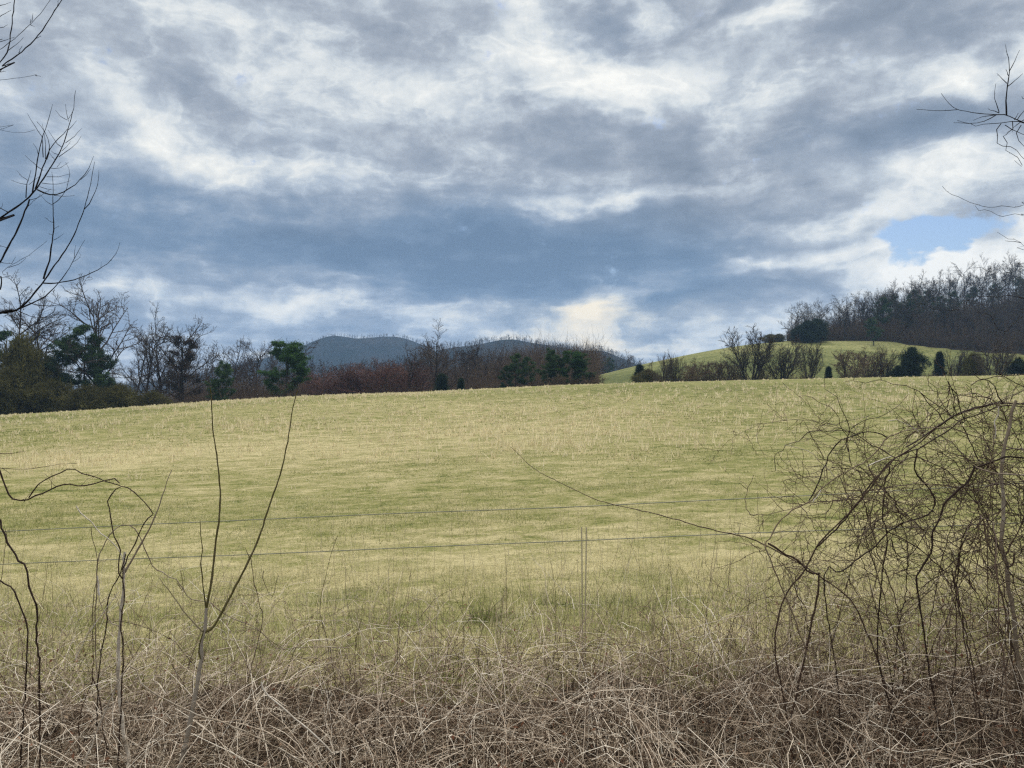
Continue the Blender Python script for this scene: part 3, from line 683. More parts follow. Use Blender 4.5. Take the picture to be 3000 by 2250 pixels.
# --- hilltop wood, skyline row and depth
WN = 0
top_line = [(1690, 678), (1712, 660), (1760, 650), (1800, 652), (1850, 640), (1900, 618), (1950, 612), (2000, 590), (2040, 570), (2100, 560), (2150, 545), (2212, 520), (2300, 510)]
def woodtree(kinds, X, d, yt, grp, lb, name='bare_tree', widen=None, cap=19):
    x = (X*K2-1500)/2250*d; z = float(H(x, d)); zt = CAMZ-(yt*K2-1125)/2250*d
    h = min(zt-z, cap)
    if h < 6: h = random.uniform(8, 12)
    tree(random.choice(kinds), x, d, h, name, lb, group=grp, widen=widen or random.uniform(.75, 1.1))
for i in range(64):   # lower edge of the wood
    X = 1705+(2330-1705)*(i+random.random())/64; d = np.interp(X, [1700, 1900, 2000, 2212], [264, 264, 254, 248])+random.uniform(0, 10)
    yt = np.interp(X, [p[0] for p in top_line], [p[1] for p in top_line])+random.uniform(0, 25)
    woodtree(['forest0', 'forest1', 'forest2', 'forest3', 'round2'], X, d, yt, 'bare trees at the lower edge of the hilltop wood', 'slim dark leafless tree at the lower edge of the hilltop wood', cap=random.uniform(12, 17))
for i in range(62):
    X = 1730+(2360-1730)*(i+random.random())/62; d = random.uniform(278, 318)
    yt = np.interp(X, [p[0] for p in top_line], [p[1] for p in top_line])+random.uniform(0, 18)
    woodtree(['forest0', 'forest1', 'forest2', 'forest3', 'round1'], X, d, yt, 'bare trees inside the hilltop wood', 'slim dark leafless tree inside the hilltop wood', cap=random.uniform(13, 18))
for i in range(44):   # skyline
    X = 1850+(2360-1850)*(i+random.random())/44; d = random.uniform(330, 372)
    yt = np.interp(X, [p[0] for p in top_line], [p[1] for p in top_line])+random.uniform(-10, 22)
    woodtree(['round0', 'round1', 'round2', 'round3', 'forest1'], X, d, yt, 'bare trees on the skyline of the hilltop wood', 'leafless tree against the sky on top of the hilltop wood', cap=random.uniform(15, 20), widen=random.uniform(.6, .9))
tree_on('round2', 1716, 263, 11.2, 'bare_tree', 'round leafless tree leaning out over the left end of the hilltop wood', widen=1.0)
for X, d, h in [(1905, 268, 14.5), (1935, 285, 14), (1975, 290, 15), (2000, 300, 14), (2055, 300, 13), (2100, 320, 12), (1960, 275, 13), (2150, 320, 12), (2030, 285, 13), (2200, 320, 13)]:
    tree_on(random.choice(['pine0', 'pine1', 'pinedark']), X, d, h, 'pine_tree', 'dark pine among the leafless trees of the hilltop wood', group='pines in the hilltop wood', widen=.8)

# --- undergrowth (uncountable brush)
def undergrowth(regions, label, seed):
    r = np.random.default_rng(seed); mm = Mesher()
    for X0, X1, d0, d1, n, h0, h1, t0 in regions:
        X = r.uniform(X0, X1, n); d = r.uniform(d0, d1, n) if not callable(d0) else d0(X)+r.uniform(0, d1, n)
        x = (X*K2-1500)/2250*d; z = H(x, d)
        h = r.uniform(h0, h1, n)*(.6+.8*(vnoise(x, d, 6, seed)+.5))
        a = r.uniform(0, 6.28, n); lean = np.abs(r.normal(0, .35, n))
        p0 = np.stack([x, d, z-.1], -1)
        p3 = p0+np.stack([np.cos(a)*lean*h, np.sin(a)*lean*h, h], -1)
        p1 = p0+(p3-p0)*.4+r.normal(0, .06, (n, 3))*h[:, None]
        mm.tubes(np.stack([p0, p1, p3], 1), np.array([.03, .022, .010])[None]*(d/160)[:, None], r.uniform(t0-.3, t0+.3, n))
        for k in range(3):
            q0 = p0+(p3-p0)*r.uniform(.3, .9, n)[:, None]; q1 = q0+r.normal(0, .22, (n, 3))*h[:, None]+np.stack([0*h, 0*h, h*.2], -1)
            mm.tubes(np.stack([q0, (q0+q1)/2+r.normal(0, .02, (n, 3))*h[:, None], q1], 1), np.array([.016, .013, .008])[None]*(d/160)[:, None], r.uniform(t0-.3, t0+.3, n))
    tag(obj('undergrowth', mm.mesh('undergrowth', M['twigsbrown'])), label, 'undergrowth', kind='stuff')
undergrowth([(-100, 660, 122, 150, 6000, 1.8, 4.5, .2), (-100, 660, 150, 200, 3000, 3, 6, .2)], 'brown leafless brush filling the foot of the left tree line', 31)
undergrowth([(640, 1290, 140, 175, 8000, 2, 4.6, .35), (900, 1290, 175, 230, 4000, 5, 9, .3), (640, 900, 160, 230, 3500, 4, 7.5, .35), (380, 660, 150, 200, 2500, 4, 8, .35)], 'brown leafless brush filling the foot of the middle wood', 32)
undergrowth([(1400, 1760, 139, 150, 1600, .8, 2.2, .6), (1820, 2300, 138, 152, 2200, .8, 2.4, .5)], 'thin brown brush between the shrubs below the hill', 33)
we = lambda X: np.interp(X, [1700, 1900, 2000, 2212], [262, 262, 252, 246])
undergrowth([(1700, 2350, we, 12, 6000, 1.5, 5, .15), (1720, 2350, we, 90, 8000, 3, 7, .1)], 'dark brush filling the hilltop wood under its trees', 34)

# ------------------------------------------------------------------ pasture grass
def blades(mm, x, y, h, wd, lean, tint, r):
    n = len(x); z = H(x, y); a = r.uniform(0, 6.283, n); b = r.uniform(0, 6.283, n)
    p = np.stack([x, y, z-.01], -1); s = np.stack([np.cos(a)*wd, np.sin(a)*wd, 0*wd], -1)
    l = np.abs(r.normal(0, lean, n)); tip = p+np.stack([np.cos(b)*l*h, np.sin(b)*l*h, h*np.sqrt(np.clip(1-l*l*.5, .2, 1))], -1)
    mm.tris(np.stack([p-s, p+s, tip], 1), tint)
def pasture_grass():
    r = np.random.default_rng(41); mm = Mesher()
    for y0, y1, n, h0, h1, wd, lean in [(6.0, 9.5, 90000, .03, .10, .0032, 1.2), (9.5, 16, 100000, .03, .09, .0045, 1.3), (16, 30, 90000, .03, .07, .012, 1.5), (30, 62, 110000, .04, .09, .026, 1.8)]:
        y = np.sqrt(r.uniform(y0**2, y1**2, n)); x = r.uniform(-.78, .78, n)*y
        cl = vnoise(x, y, .5*(y0/6)**.7, 42)+vnoise(x, y, 2.2, 43)
        keep = r.uniform(-.6, .5, n) < cl+.15; x, y, cl = x[keep], y[keep], cl[keep]; n2 = len(x)
        t = dryness(x, y)+vnoise(x*.5, y*1.3, 2.5, 44)*.45+vnoise(x, y, .4, 45)*.4+r.normal(0, .32, n2)+.12
        blades(mm, x, y, r.uniform(h0, h1, n2)*(1+cl*.5), np.full(n2, wd)*r.uniform(.6, 1.4, n2), lean, np.clip(t, 0, 1), r)
    # taller rank grass by the fence
    n = 9000; y = r.uniform(5.6, 8.2, n); x = r.uniform(-.78, .78, n)*y
    k = vnoise(x, y, .6, 47)+vnoise(x, y, .2, 48) > -.15; x, y = x[k], y[k]; n = len(x)
    t = .80+vnoise(x, y, .5, 46)*.9+r.normal(0, .2, n)
    blades(mm, x, y, r.uniform(.08, .26, n), np.full(n, .003), .5, np.clip(t, 0, 1), r)
    # a greener clump
    for cx, cy in [hit(1430, 1815, 5.3)]:
        n = 220; x = cx+r.normal(0, .10, n); y = cy+r.normal(0, .12, n)
        blades(mm, x, y, r.uniform(.06, .18, n), np.full(n, .004), .6, np.clip(r.normal(.08, .1, n), 0, 1), r)
    tag(obj('grass', mm.mesh('grass', M['grass'], False)), 'short winter pasture grass covering the rolling field', 'grass', kind='stuff')
    # straw stubble clumps
    mm = Mesher(); r = np.random.default_rng(51); xs, ys = [], []
    n = 40000; y = r.uniform(14, 79, n); x = r.uniform(-.75, .75, n)*y
    den = .05+.22*np.clip(vnoise(x*.6, y*1.1, 5, 52)+vnoise(x, y, 1.5, 53)*.8+.0, 0, 1)*np.clip((y-12)/25, 0, 1)
    for sx, sy, rx, ry, wt in [(1560, 1285, 5, 4.5, .8), (1700, 1310, 5, 3, .45), (1450, 1240, 9, 6, .35), (230, 1345, 4.5, 2.2, 1.0), (120, 1370, 3, 2, .5), (1000, 1160, 16, 5, .8), (700, 1175, 10, 5, .35), (1850, 1270, 7, 5, .2), (2750, 1170, 9, 9, .35), (2850, 1300, 4, 4, .25), (700, 1250, 5, 5, .3)]:
        hx, hy = hit(sx, sy); den += wt*np.exp(-((x-hx)/rx)**2-((y-hy)/ry)**2)*(vnoise(x, y, 1.2, 54)+.75)
    den *= np.clip((82-y)/12, .25, 1)*np.clip((y-16)/22, .05, 1)*(.4+1.2*np.clip(vnoise(x, y, 3.3, 57)+.5, 0, 1))
    k = r.uniform(0, 1, n) < den; x, y = x[k], y[k]
    m = 6; X = np.repeat(x, m)+r.normal(0, .07, len(x)*m); Y = np.repeat(y, m)+r.normal(0, .07, len(x)*m)
    hh = np.repeat(r.uniform(.12, .36, len(x))*(1-.45*np.clip((y-62)/12, 0, 1)), m)*r.uniform(.5, 1.1, len(X))
    blades(mm, X, Y, hh, .0005*Y+.003, .34, r.uniform(0, 1, len(X)), r)
    tag(obj('straw_stubble', mm.mesh('straw_stubble', M['stubble'], False)), 'pale straw stubble tufts dotting the pasture', 'stubble', kind='stuff')
pasture_grass()

# ------------------------------------------------------------------ fence
def fence():
    root = empty('wire_fence', (0, 6, -.5))
    tag(root, 'two-strand wire fence strung between thin stakes along the pasture edge', 'fence')
    inv = root.matrix_basis.inverted()
    def wire(rows):
        pts = [P(sx, sy, d)-np.array((0, 6, -.5)) for sx, sy, d in rows]
        p = smooth_path(pts, 90); p[:, 2] += np.sin(np.linspace(0, 40, 90))*.0015
        mm = Mesher(); tw = np.linspace(0, 260, 90)
        mm.tubes(p, .0036, .5+.4*np.sin(tw), 6); obj('wire', mm.mesh('wire', M['wire']), root)
    wire([(-1500, 1625, 6.6), (0, 1557, 6.3), (814, 1519, 6.1), (1492, 1492, 6.0), (1712, 1483, 5.97), (2305, 1455, 5.8), (3000, 1416, 5.5), (4400, 1340, 5.2)])
    wire([(-1500, 1713, 6.6), (0, 1653, 6.3), (814, 1621, 6.1), (1492, 1592, 6.0), (1712, 1583, 5.97), (2305, 1558, 5.8), (3000, 1532, 5.5), (4400, 1470, 5.2)])
    for sx, sy, d, hw in [(1711, 1545, 5.97, .007), (-1400, 1560, 6.58, .03), (4300, 1290, 5.23, .03)]:
        t = P(sx, sy, d)-np.array((0, 6, -.5)); mm = Mesher()
        gz = float(H(t[0], t[1]+6))+.5
        for o in ((-1, 1) if hw < .02 else (0,)):
            q = np.array([(t[0]+o*hw+.01*o*s_, t[1], gz-.15+(t[2]-gz+.15)*s_) for s_ in np.linspace(0, 1, 6)])
            q[:, 0] += rng.normal(0, .002, 6)
            mm.tubes(q, hw*.75, np.linspace(.5, 1, 6)[None], 6)
        obj('post', mm.mesh('post', M['post']), root)
fence()

# ------------------------------------------------------------------ bramble thicket (dead stems, uncountable)
def thicket_top(x, y):
    """height of the matted top of the thicket"""
    return -.05+.26*vnoise(x, y, 1.1, 61)+.10*vnoise(x, y, .4, 62)+.035*np.abs(x)+.05+.30*np.clip((x-.5)/1.6, 0, 1)*np.clip((y-2.6)/1.2, 0, 1)+.08*np.clip((-x-1)/1.5, 0, 1)
def arcs(r, n, K, y0, y1, L0, L1, el0, el1, grav, wob, base=None):
    y = r.uniform(y0, y1, n) if base is None else base[1]; x = r.uniform(-1, 1, n)*(.74*y+.5) if base is None else base[0]
    z = H(x, y)-.03
    a = 7*vnoise(x, y, .9, 77)+2.6*vnoise(x, y, .3, 78)-.5+np.where(r.random(n) < .4, np.pi, 0)+r.normal(0, .55, n); el = r.uniform(el0, el1, n)
    d = np.stack([np.cos(a)*np.cos(el), np.sin(a)*np.cos(el), np.sin(el)], -1)
    L = r.uniform(L0, L1, n); pts = np.zeros((n, K, 3)); pts[:, 0] = np.stack([x, y, z], -1)
    g = grav*r.uniform(.4, 1.6, n)
    for k in range(1, K):
        d = d+r.normal(0, wob, (n, 3)); d[:, 2] -= g/K
        d /= np.linalg.norm(d, axis=1, keepdims=True)
        pts[:, k] = pts[:, k-1]+d*(L/(K-1))[:, None]
        gz = H(pts[:, k, 0], pts[:, k, 1])+.015; lo = pts[:, k, 2] < gz
        pts[lo, k, 2] = gz[lo]; d[lo, 2] = np.abs(d[lo, 2])*.3
    return pts
def limit_top(pts, soft=.12, extra=0.0):
    top = thicket_top(pts[..., 0], pts[..., 1])+extra; over = np.maximum(pts[..., 2]-top, 0)
    pts[..., 2] = np.where(over > 0, top+soft*np.tanh(over/soft/2), pts[..., 2]); return pts
def thicket():
    r = np.random.default_rng(71); mm = Mesher()
    def put(p, r0, r1, t0, t1, sides=3, taper=.4):
        b = p[:, 0]; hole = vnoise(b[:, 0], b[:, 1]*1.4, .55, 81)+.5*vnoise(b[:, 0], b[:, 1], .2, 82)
        p = p[(hole > -.16+.25*np.clip((b[:, 1]-4.4), 0, 1)*-2) | (r.random(len(p)) < .10)]
        n, K, _ = p.shape; rad = r.uniform(r0, r1, n)[:, None]*np.linspace(1, taper, K)[None]
        mm.tubes(p, rad, np.clip(t0+(t1-t0)*r.uniform(0, 1, n)**1.5, 0, 1), sides)
    # low mat of tangled stems, coloured dark as the shade in the gaps
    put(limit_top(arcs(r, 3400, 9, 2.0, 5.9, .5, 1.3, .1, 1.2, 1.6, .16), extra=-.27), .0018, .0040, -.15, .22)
    # main dead stems, leaning and arching
    put(limit_top(arcs(r, 5200, 10, 2.1, 5.7, .5, 1.2, .35, 1.45, 1.3, .11)), .0014, .0037, .15, .95)
    # fine dead twigs near the top
    b = r.uniform(-1, 1, 9000), r.uniform(2.2, 5.8, 9000); bx = b[0]*(.74*b[1]+.5)
    p = arcs(r, 9000, 6, 0, 0, .12, .45, -.3, 1.2, .5, .25, base=(bx, b[1]))
    p[..., 2] += (np.clip(thicket_top(bx, b[1])-H(bx, b[1]), .2, 2)*r.uniform(.25, .95, 9000))[:, None]
    put(p[:6500], .0010, .0020, .25, 1.0)
    # straight pale stalks lying across
    put(limit_top(arcs(r, 1200, 8, 2.3, 5.7, .5, 1.3, .05, .9, .8, .07), extra=.03), .0017, .0036, .65, 1.0, 4, .6)
    # emergent thin stems at the back
    base = (lambda n: (r.uniform(-1, 1, n)*4.2, r.uniform(4.2, 5.9, n)))
    put(arcs(r, 600, 9, 0, 0, .5, 1.0, .9, 1.5, .35, .09, base=base(600)), .0009, .0018, .2, .95)
    put(arcs(r, 200, 10, 0, 0, .8, 1.35, 1.1, 1.5, .3, .07, base=base(200)), .0013, .0026, .02, .45)
    put(arcs(r, 260, 12, 0, 0, .9, 1.7, .8, 1.3, 1.9, .06, base=base(260)), .0012, .0020, .2, .7)
    xr = (r.uniform(1.0, 4.3, 900), r.uniform(3.4, 5.8, 900))
    put(arcs(r, 900, 10, 0, 0, .6, 1.3, .8, 1.5, 1.0, .13, base=xr), .0010, .0022, .0, .6)
    tag(obj('bramble_thicket', mm.mesh('bramble_thicket', M['thicket'])), 'matted dead bramble stems and dry stalks filling the foreground ditch', 'thicket', kind='stuff')
    # dry grass in the thicket
    mm = Mesher(); n = 5200; y = r.uniform(2.2, 6.2, n); x = r.uniform(-1, 1, n)*(.74*y+.5)
    p = arcs(r, n, 6, 0, 0, .25, .8, .6, 1.5, 1.2, .12, base=(x, y)); K = 6
    wd = r.uniform(.0010, .0022, n)[:, None]*np.linspace(1, .2, K)[None]
    mm.tubes(p, wd, r.uniform(.2, 1, n), 3)
    n = 420; y = r.uniform(5.0, 6.8, n); x = r.uniform(-1, 1, n)*(.7*y)
    p = arcs(r, n, 7, 0, 0, .7, 1.5, 1.35, 1.55, .25, .04, base=(x, y)); mm.tubes(p, np.linspace(.0016, .0006, 7)[None], r.uniform(.5, 1, n), 3)
    tag(obj('dry_grass', mm.mesh('dry_grass', M['deadgrass'])), 'thin straw coloured dead grass growing through the brambles', 'dry grass', kind='stuff')
    # withered leaves caught in it
    mm = Mesher(); n = 2600; y = r.uniform(2.4, 5.8, n); x = r.uniform(-1, 1, n)*(.74*y+.4)
    z = H(x, y)+(thicket_top(x, y)-H(x, y))*r.uniform(0, .85, n)
    c = np.stack([x, y, z], -1); a = r.normal(0, 1, (n, 3)); a /= np.linalg.norm(a, axis=1, keepdims=True)
    b_ = np.cross(a, r.normal(0, 1, (n, 3))); b_ /= np.linalg.norm(b_, axis=1, keepdims=True); s = r.uniform(.006, .018, n)[:, None]
    nn = np.cross(a, b_); t = r.uniform(0, 1, n)
    L_, R_, T_, B_ = c-b_*s*.5+nn*s*.3, c+b_*s*.5+nn*s*.3, c+a*s, c-a*s
    mm.tris(np.stack([B_, L_, T_], 1), t); mm.tris(np.stack([B_, T_, R_], 1), t)
    tag(obj('withered_leaves', mm.mesh('withered_leaves', M['leaf'], False)), 'small withered brown leaves caught among the dead stems', 'leaves', kind='stuff')
thicket()

# ------------------------------------------------------------------ individually traced stems
def tr(zone, pts, d, dd=0.0):
    """photo-traced path -> world path, depth d..d+dd along its length"""
    ox, oy, s = zone; n = len(pts)
    return [P(ox+u*s, oy+v*s, d+dd*i/max(n-1, 1)) for i, (u, v) in enumerate(pts)]
Z1 = (0, 250, 400/948); Z2 = (0, 0, 250/1382); Z3 = (2600, 100, 400/1021); Z4 = (2200, 650, 800/2212)
Z5 = (2200, 1000, 800/1062); Z6 = (2250, 1080, 750/2007); Z7 = (0, 1650, 900/2212); ZL = (0, 1250, 1000/1659); ZF = (0, 0, K2)
def thorny(mm, path, r0, r1, tint, r, thorns=0, jit=0.0, sides=6):
    p = np.array(path); Ltot = np.linalg.norm(np.diff(p, axis=0), axis=1).sum()
    K = int(np.clip(Ltot/.035, 5, 90)); q = smooth_path(p, K)
    if jit: q[1:-1] += r.normal(0, jit, (K-2, 3))
    rad = np.linspace(r0, r1, K)*(1+.12*np.sin(np.arange(K)*1.7)); mm.tubes(q, rad, np.full((1, K), tint)+r.normal(0, .03, (1, K)), sides)
    for k in range(thorns):
        f = r.uniform(.03, .97); c, d = at(q, f); s = perp(d, r); rr = r0+(r1-r0)*f
        mm.tubes(np.array([c+s*rr*.5, c+s*rr*1.9+d*rr*.3, c+s*(rr+r.uniform(.006, .013))-d*.002]), np.array([rr*.5, rr*.25, .0003]), tint, 3)
    return q
def zigzag(mm, q, n, L0, L1, r0, tint, r, levels=1, zig=.45, up=.0):
    """thin zig-zag side twigs off a cane"""
    for k in range(n):
        c, d = at(q, r.uniform(.12, .99)); dd = unit(d*r.uniform(.1, .9)+perp(d, r)*r.uniform(.6, 1.2)+np.array((0, 0, up)))
        L = r.uniform(L0, L1); K = int(max(3, L/.035)); pts = [c]; sgn = 1; s = perp(dd, r); bend = r.normal(0, .16, 3)
        for i in range(K):
            dd = unit(dd+bend*.5+r.normal(0, .08, 3)); sgn = -sgn
            pts.append(pts[-1]+unit(dd+s*sgn*zig*.5)*L/K)
        pts = np.array(pts); rr = r0*r.uniform(.7, 1.2)
        mm.tubes(pts, np.linspace(rr, max(rr*.5, .0009), len(pts)), tint+r.normal(0, .1), 3)
        if levels > 1: zigzag(mm, pts, r.integers(1, 4), L0*.5, L1*.5, rr*.7, tint, r, levels-1, zig, up)

# left forked sapling
def sapling():
    r = np.random.default_rng(81); root = empty('forked_sapling', (0, 0, 0))
    D = 4.15; base = P(ZL[0]+860*ZL[2], ZL[1]+1700*ZL[2], D)
    org = np.array((base[0], D, float(H(base[0], D)))); root.location = org
    tag(root, 'young sapling with pale trunk forking into two long olive shoots, left of centre', 'sapling')
    def stem(name, pts, r0, r1, t, th=0, d0=D, dd=0.0, low=False):
        q = tr(ZL, pts, d0, dd)
        if low: q = [np.array((q[0][0]-.05, d0, float(H(q[0][0], d0))-.05))]+q
        mm = Mesher(); thorny(mm, [p-org for p in q], r0, r1, t, r, th, .0012, 8)
        obj(name, mm.mesh(name, M['sapling']), root)
    stem('trunk', [(865, 1700), (885, 1620), (915, 1480), (945, 1330), (965, 1200), (980, 1110), (980, 1050), (992, 1000), (1000, 930), (1003, 880)], .0165, .0085, .88, low=True)
    stem('branch', [(992, 1000), (1035, 975), (1080, 900), (1150, 765), (1215, 640), (1262, 530), (1310, 380), (1360, 240), (1390, 110), (1410, 0), (1425, -100), (1448, -178)], .0070, .0024, .38, 6, dd=.1)
    stem('branch', [(1003, 880), (1030, 740), (1050, 560), (1068, 420), (1066, 260), (1050, 120), (1035, 0), (1028, -100), (1022, -190)], .0068, .0024, .38, 5, dd=-.1)
    stem('branch', [(1000, 880), (985, 760), (975, 650), (984, 590), (975, 520), (972, 455)], .0040, .0016, .25, 3, dd=-.05)
    stem('branch', [(985, 995), (900, 905), (840, 820), (775, 735)], .0045, .0020, .5, 0, dd=.12)
    stem('branch', [(975, 1130), (968, 1080), (975, 1040), (990, 990)], .004, .003, .2, 0, dd=.0, d0=D-.03)
    stem('branch', [(1215, 640), (1190, 585)], .0030, .0012, .3)
sapling()

def canes(name, label, cat, org, items, seed, material='cane', zone=ZL, extra=()):
    r = np.random.default_rng(seed); root = empty(name, org); tag(root, label, cat)
    for it in items:
        z, pts, d, dd, r0, r1, t, th, nz = it[:9]; q = tr(z, pts, d, dd)
        if len(it) > 9:   # rooted in the ground
            e = q[it[9]]; g = np.array((e[0]+r.normal(0, .05), e[1], float(H(e[0], e[1]))-.03))
            Lr = np.linalg.norm(g-e); md = (g+e)/2+r.normal(0, .10, 3)*Lr; g = g+np.array((r.normal(0, .22), r.normal(0, .12), 0))*Lr
            g[2] = float(H(g[0], g[1]))-.03
            q = q+[md, g] if it[9] == -1 else [g, md]+q
        mm = Mesher(); path = thorny(mm, [p-np.array(org) for p in q], r0, r1, t, r, th, .002, 5)
        if nz: zigzag(mm, path, nz[0], nz[1], nz[2], nz[3], min(t+nz[4], 1), r, nz[5], up=nz[6] if len(nz) > 6 else 0)
        obj('cane', mm.mesh('cane', M[material]), root)
    for p, r0, t in extra:
        mm = Mesher(); path = thorny(mm, p-np.array(org), r0, r0*.5, t, r, 8, .003, 4)
        zigzag(mm, path[len(path)//5:], 40, .08, .42, .0023, min(t+.05, 1), r, 2)
        obj('cane', mm.mesh('cane', M[material]), root)
    return root
o1 = (P(350, 2100, 4.0)[0], 4.0, float(H(P(350, 2100, 4.0)[0], 4.0)))
canes('thorny_bramble', 'dark thorny briar with hooked loops standing around a pale pole on the left', 'bramble', o1, [
    (ZL, [(575, 1659), (585, 1450), (590, 1300), (598, 1100), (588, 960), (605, 810), (595, 700), (650, 580), (700, 470), (742, 428)], 3.95, .0, .0045, .0030, .2, 45, (6, .05, .15, .0015, .1, 1), 0),
    (ZL, [(595, 740), (575, 690), (580, 600), (545, 490), (538, 430), (527, 345), (585, 287), (640, 310), (700, 360), (745, 425)], 3.95, .05, .0035, .0025, .2, 40, None),
    (ZL, [(-60, 60), (0, 215), (35, 310), (60, 350), (110, 357), (160, 342), (260, 300), (320, 275), (370, 290), (430, 285), (500, 265), (560, 252), (582, 275)], 3.9, .08, .0048, .0030, .22, 40, (5, .06, .16, .0014, .1, 1)),
    (ZL, [(140, 345), (200, 270), (270, 235), (350, 203), (400, 228), (450, 240), (520, 270), (585, 287)], 3.93, .04, .0032, .0025, .25, 24, None),
    (ZL, [(-30, 400), (0, 465), (45, 580), (90, 650), (122, 680), (135, 760), (150, 800), (178, 880), (180, 980), (185, 1100), (190, 1230)], 3.9, .0, .0050, .0045, .15, 44, (6, .05, .14, .0015, .1, 1), -1),
    (ZL, [(-30, 720), (20, 765), (70, 800), (95, 870), (130, 955), (132, 1060), (130, 1180)], 4.0, .0, .0042, .0040, .15, 28, (5, .05, .14, .0014, .1, 1), -1),
    (ZL, [(480, 1180), (500, 1060), (520, 950), (530, 820), (590, 700), (610, 620)], 4.05, .0, .0036, .003, .15, 24, (4, .05, .14, .0014, .1, 1), 0),
    (ZL, [(450, 1220), (450, 1000), (455, 850), (470, 730), (473, 640), (455, 560), (443, 490)], 4.1, .0, .0030, .0016, .35, 10, None, 0),
    (ZL, [(520, 1659), (500, 1450), (480, 1300), (450, 1220)], 4.1, 0, .003, .003, .3, 10, None, 0),
    (ZL, [(-20, 200), (60, 207), (130, 205), (200, 197), (300, 182), (375, 178)], 3.9, .15, .0017, .0010, .5, 0, None),
    (ZL, [(-10, 130), (60, 128), (125, 122)], 3.85, .05, .0018, .001, .2, 2, None),
    (ZL, [(-30, 1100), (10, 700), (30, 560), (25, 500)], 4.2, 0, .0024, .0014, .5, 0, None, 0),
    (ZL, [(180, 1000), (215, 800), (235, 640)], 4.3, 0, .0020, .0010, .6, 0, None, 0)], 91)
o2 = (P(352, 2100, 4.08)[0], 4.08, float(H(P(352, 2100, 4.08)[0], 4.08)))
canes('pale_sapling', 'pale bare pole stem with leaning straw coloured shoots beside the dark briar', 'sapling', o2, [
    (ZL, [(622, 1659), (600, 1500), (580, 1300), (575, 1150), (582, 1000), (588, 900), (598, 800), (602, 690), (607, 610)], 4.08, 0, .0125, .0065, .93, 0, None, 0),
    (ZL, [(600, 720), (640, 640), (690, 560), (740, 470), (775, 380), (800, 300), (818, 250), (835, 210)], 4.08, .1, .0060, .0018, .8, 0, None),
    (ZL, [(575, 1280), (540, 1255), (480, 1205)], 4.08, 0, .0035, .0015, .8, 0, None),
    (ZL, [(582, 970), (548, 960), (510, 910), (485, 850), (470, 760)], 4.08, 0, .0030, .0018, .85, 0, None),
    (ZL, [(365, 1130), (400, 1060), (450, 975), (520, 880), (580, 800)], 4.0, 0, .0024, .0018, .97, 0, None),
    (ZL, [(482, 820), (478, 770), (474, 725)], 4.0, 0, .0052, .0035, 1.0, 0, None),
    (ZL, [(370, 385), (405, 430), (440, 458), (480, 510), (520, 540), (570, 590), (600, 650)], 4.1, 0, .0028, .0022, .98, 0, None)], 92)
o3 = (P(900, 2100, 4.4)[0], 4.4, float(H(P(900, 2100, 4.4)[0], 4.4)))
canes('arching_cane', 'tan green cane looping over beside the pale pole and running right into the thicket', 'bramble', o3, [
    (ZL, [(470, 760), (475, 660), (500, 590), (530, 530), (570, 490), (610, 478), (650, 490), (690, 560), (720, 630), (750, 690), (800, 715), (860, 750), (890, 790), (925, 838), (1010, 848), (1060, 885), (1130, 932), (1200, 955), (1260, 990), (1350, 1078), (1450, 1072), (1560, 1070), (1700, 1076)], 4.2, .3, .0034, .0026, .82, 20, (10, .05, .2, .0013, -.1, 1), 0),
    (ZL, [(600, 1200), (700, 1260), (830, 1340), (960, 1400), (1050, 1430), (1180, 1475), (1350, 1560), (1500, 1640)], 3.4, .0, .0036, .003, .87, 0, None, 0),
    (ZL, [(1270, 1240), (1290, 1290), (1400, 1390), (1520, 1490), (1620, 1590), (1659, 1630)], 3.3, .0, .0036, .0028, .97, 0, None, -1),
    (ZL, [(860, 760), (890, 800), (885, 720), (878, 700)], 4.3, 0, .002, .0012, .4, 0, None),
    (ZL, [(1220, 640), (1235, 750), (1260, 860), (1265, 1000)], 4.3, 0, .002, .0022, .4, 0, None, -1),
    (ZL, [(1640, 530), (1610, 620), (1580, 740), (1555, 900)], 4.5, 0, .0013, .0022, .4, 0, None, -1),
    (ZL, [(1280, 700), (1285, 760), (1320, 830), (1355, 720)], 4.4, 0, .0018, .0012, .45, 0, None)], 93)
# long arching cane reaching into the middle
o4 = (P(2600, 2100, 4.2)[0], 4.2, float(H(P(2600, 2100, 4.2)[0], 4.2)))
canes('arching_bramble_cane', 'long thorny cane arching left from the bramble bush to the middle of the field', 'bramble', o4, [
    (ZF, [(1103, 965), (1125, 985), (1150, 1010), (1200, 1038), (1250, 1062), (1300, 1083), (1350, 1096), (1400, 1106), (1450, 1120), (1510, 1136), (1560, 1150), (1620, 1163), (1680, 1192), (1735, 1222), (1790, 1258), (1840, 1300), (1875, 1370), (1900, 1440), (1925, 1540)], 4.6, -.5, .0014, .0058, .42, 60, (6, .03, .08, .0012, .1, 1), -1)], 94)

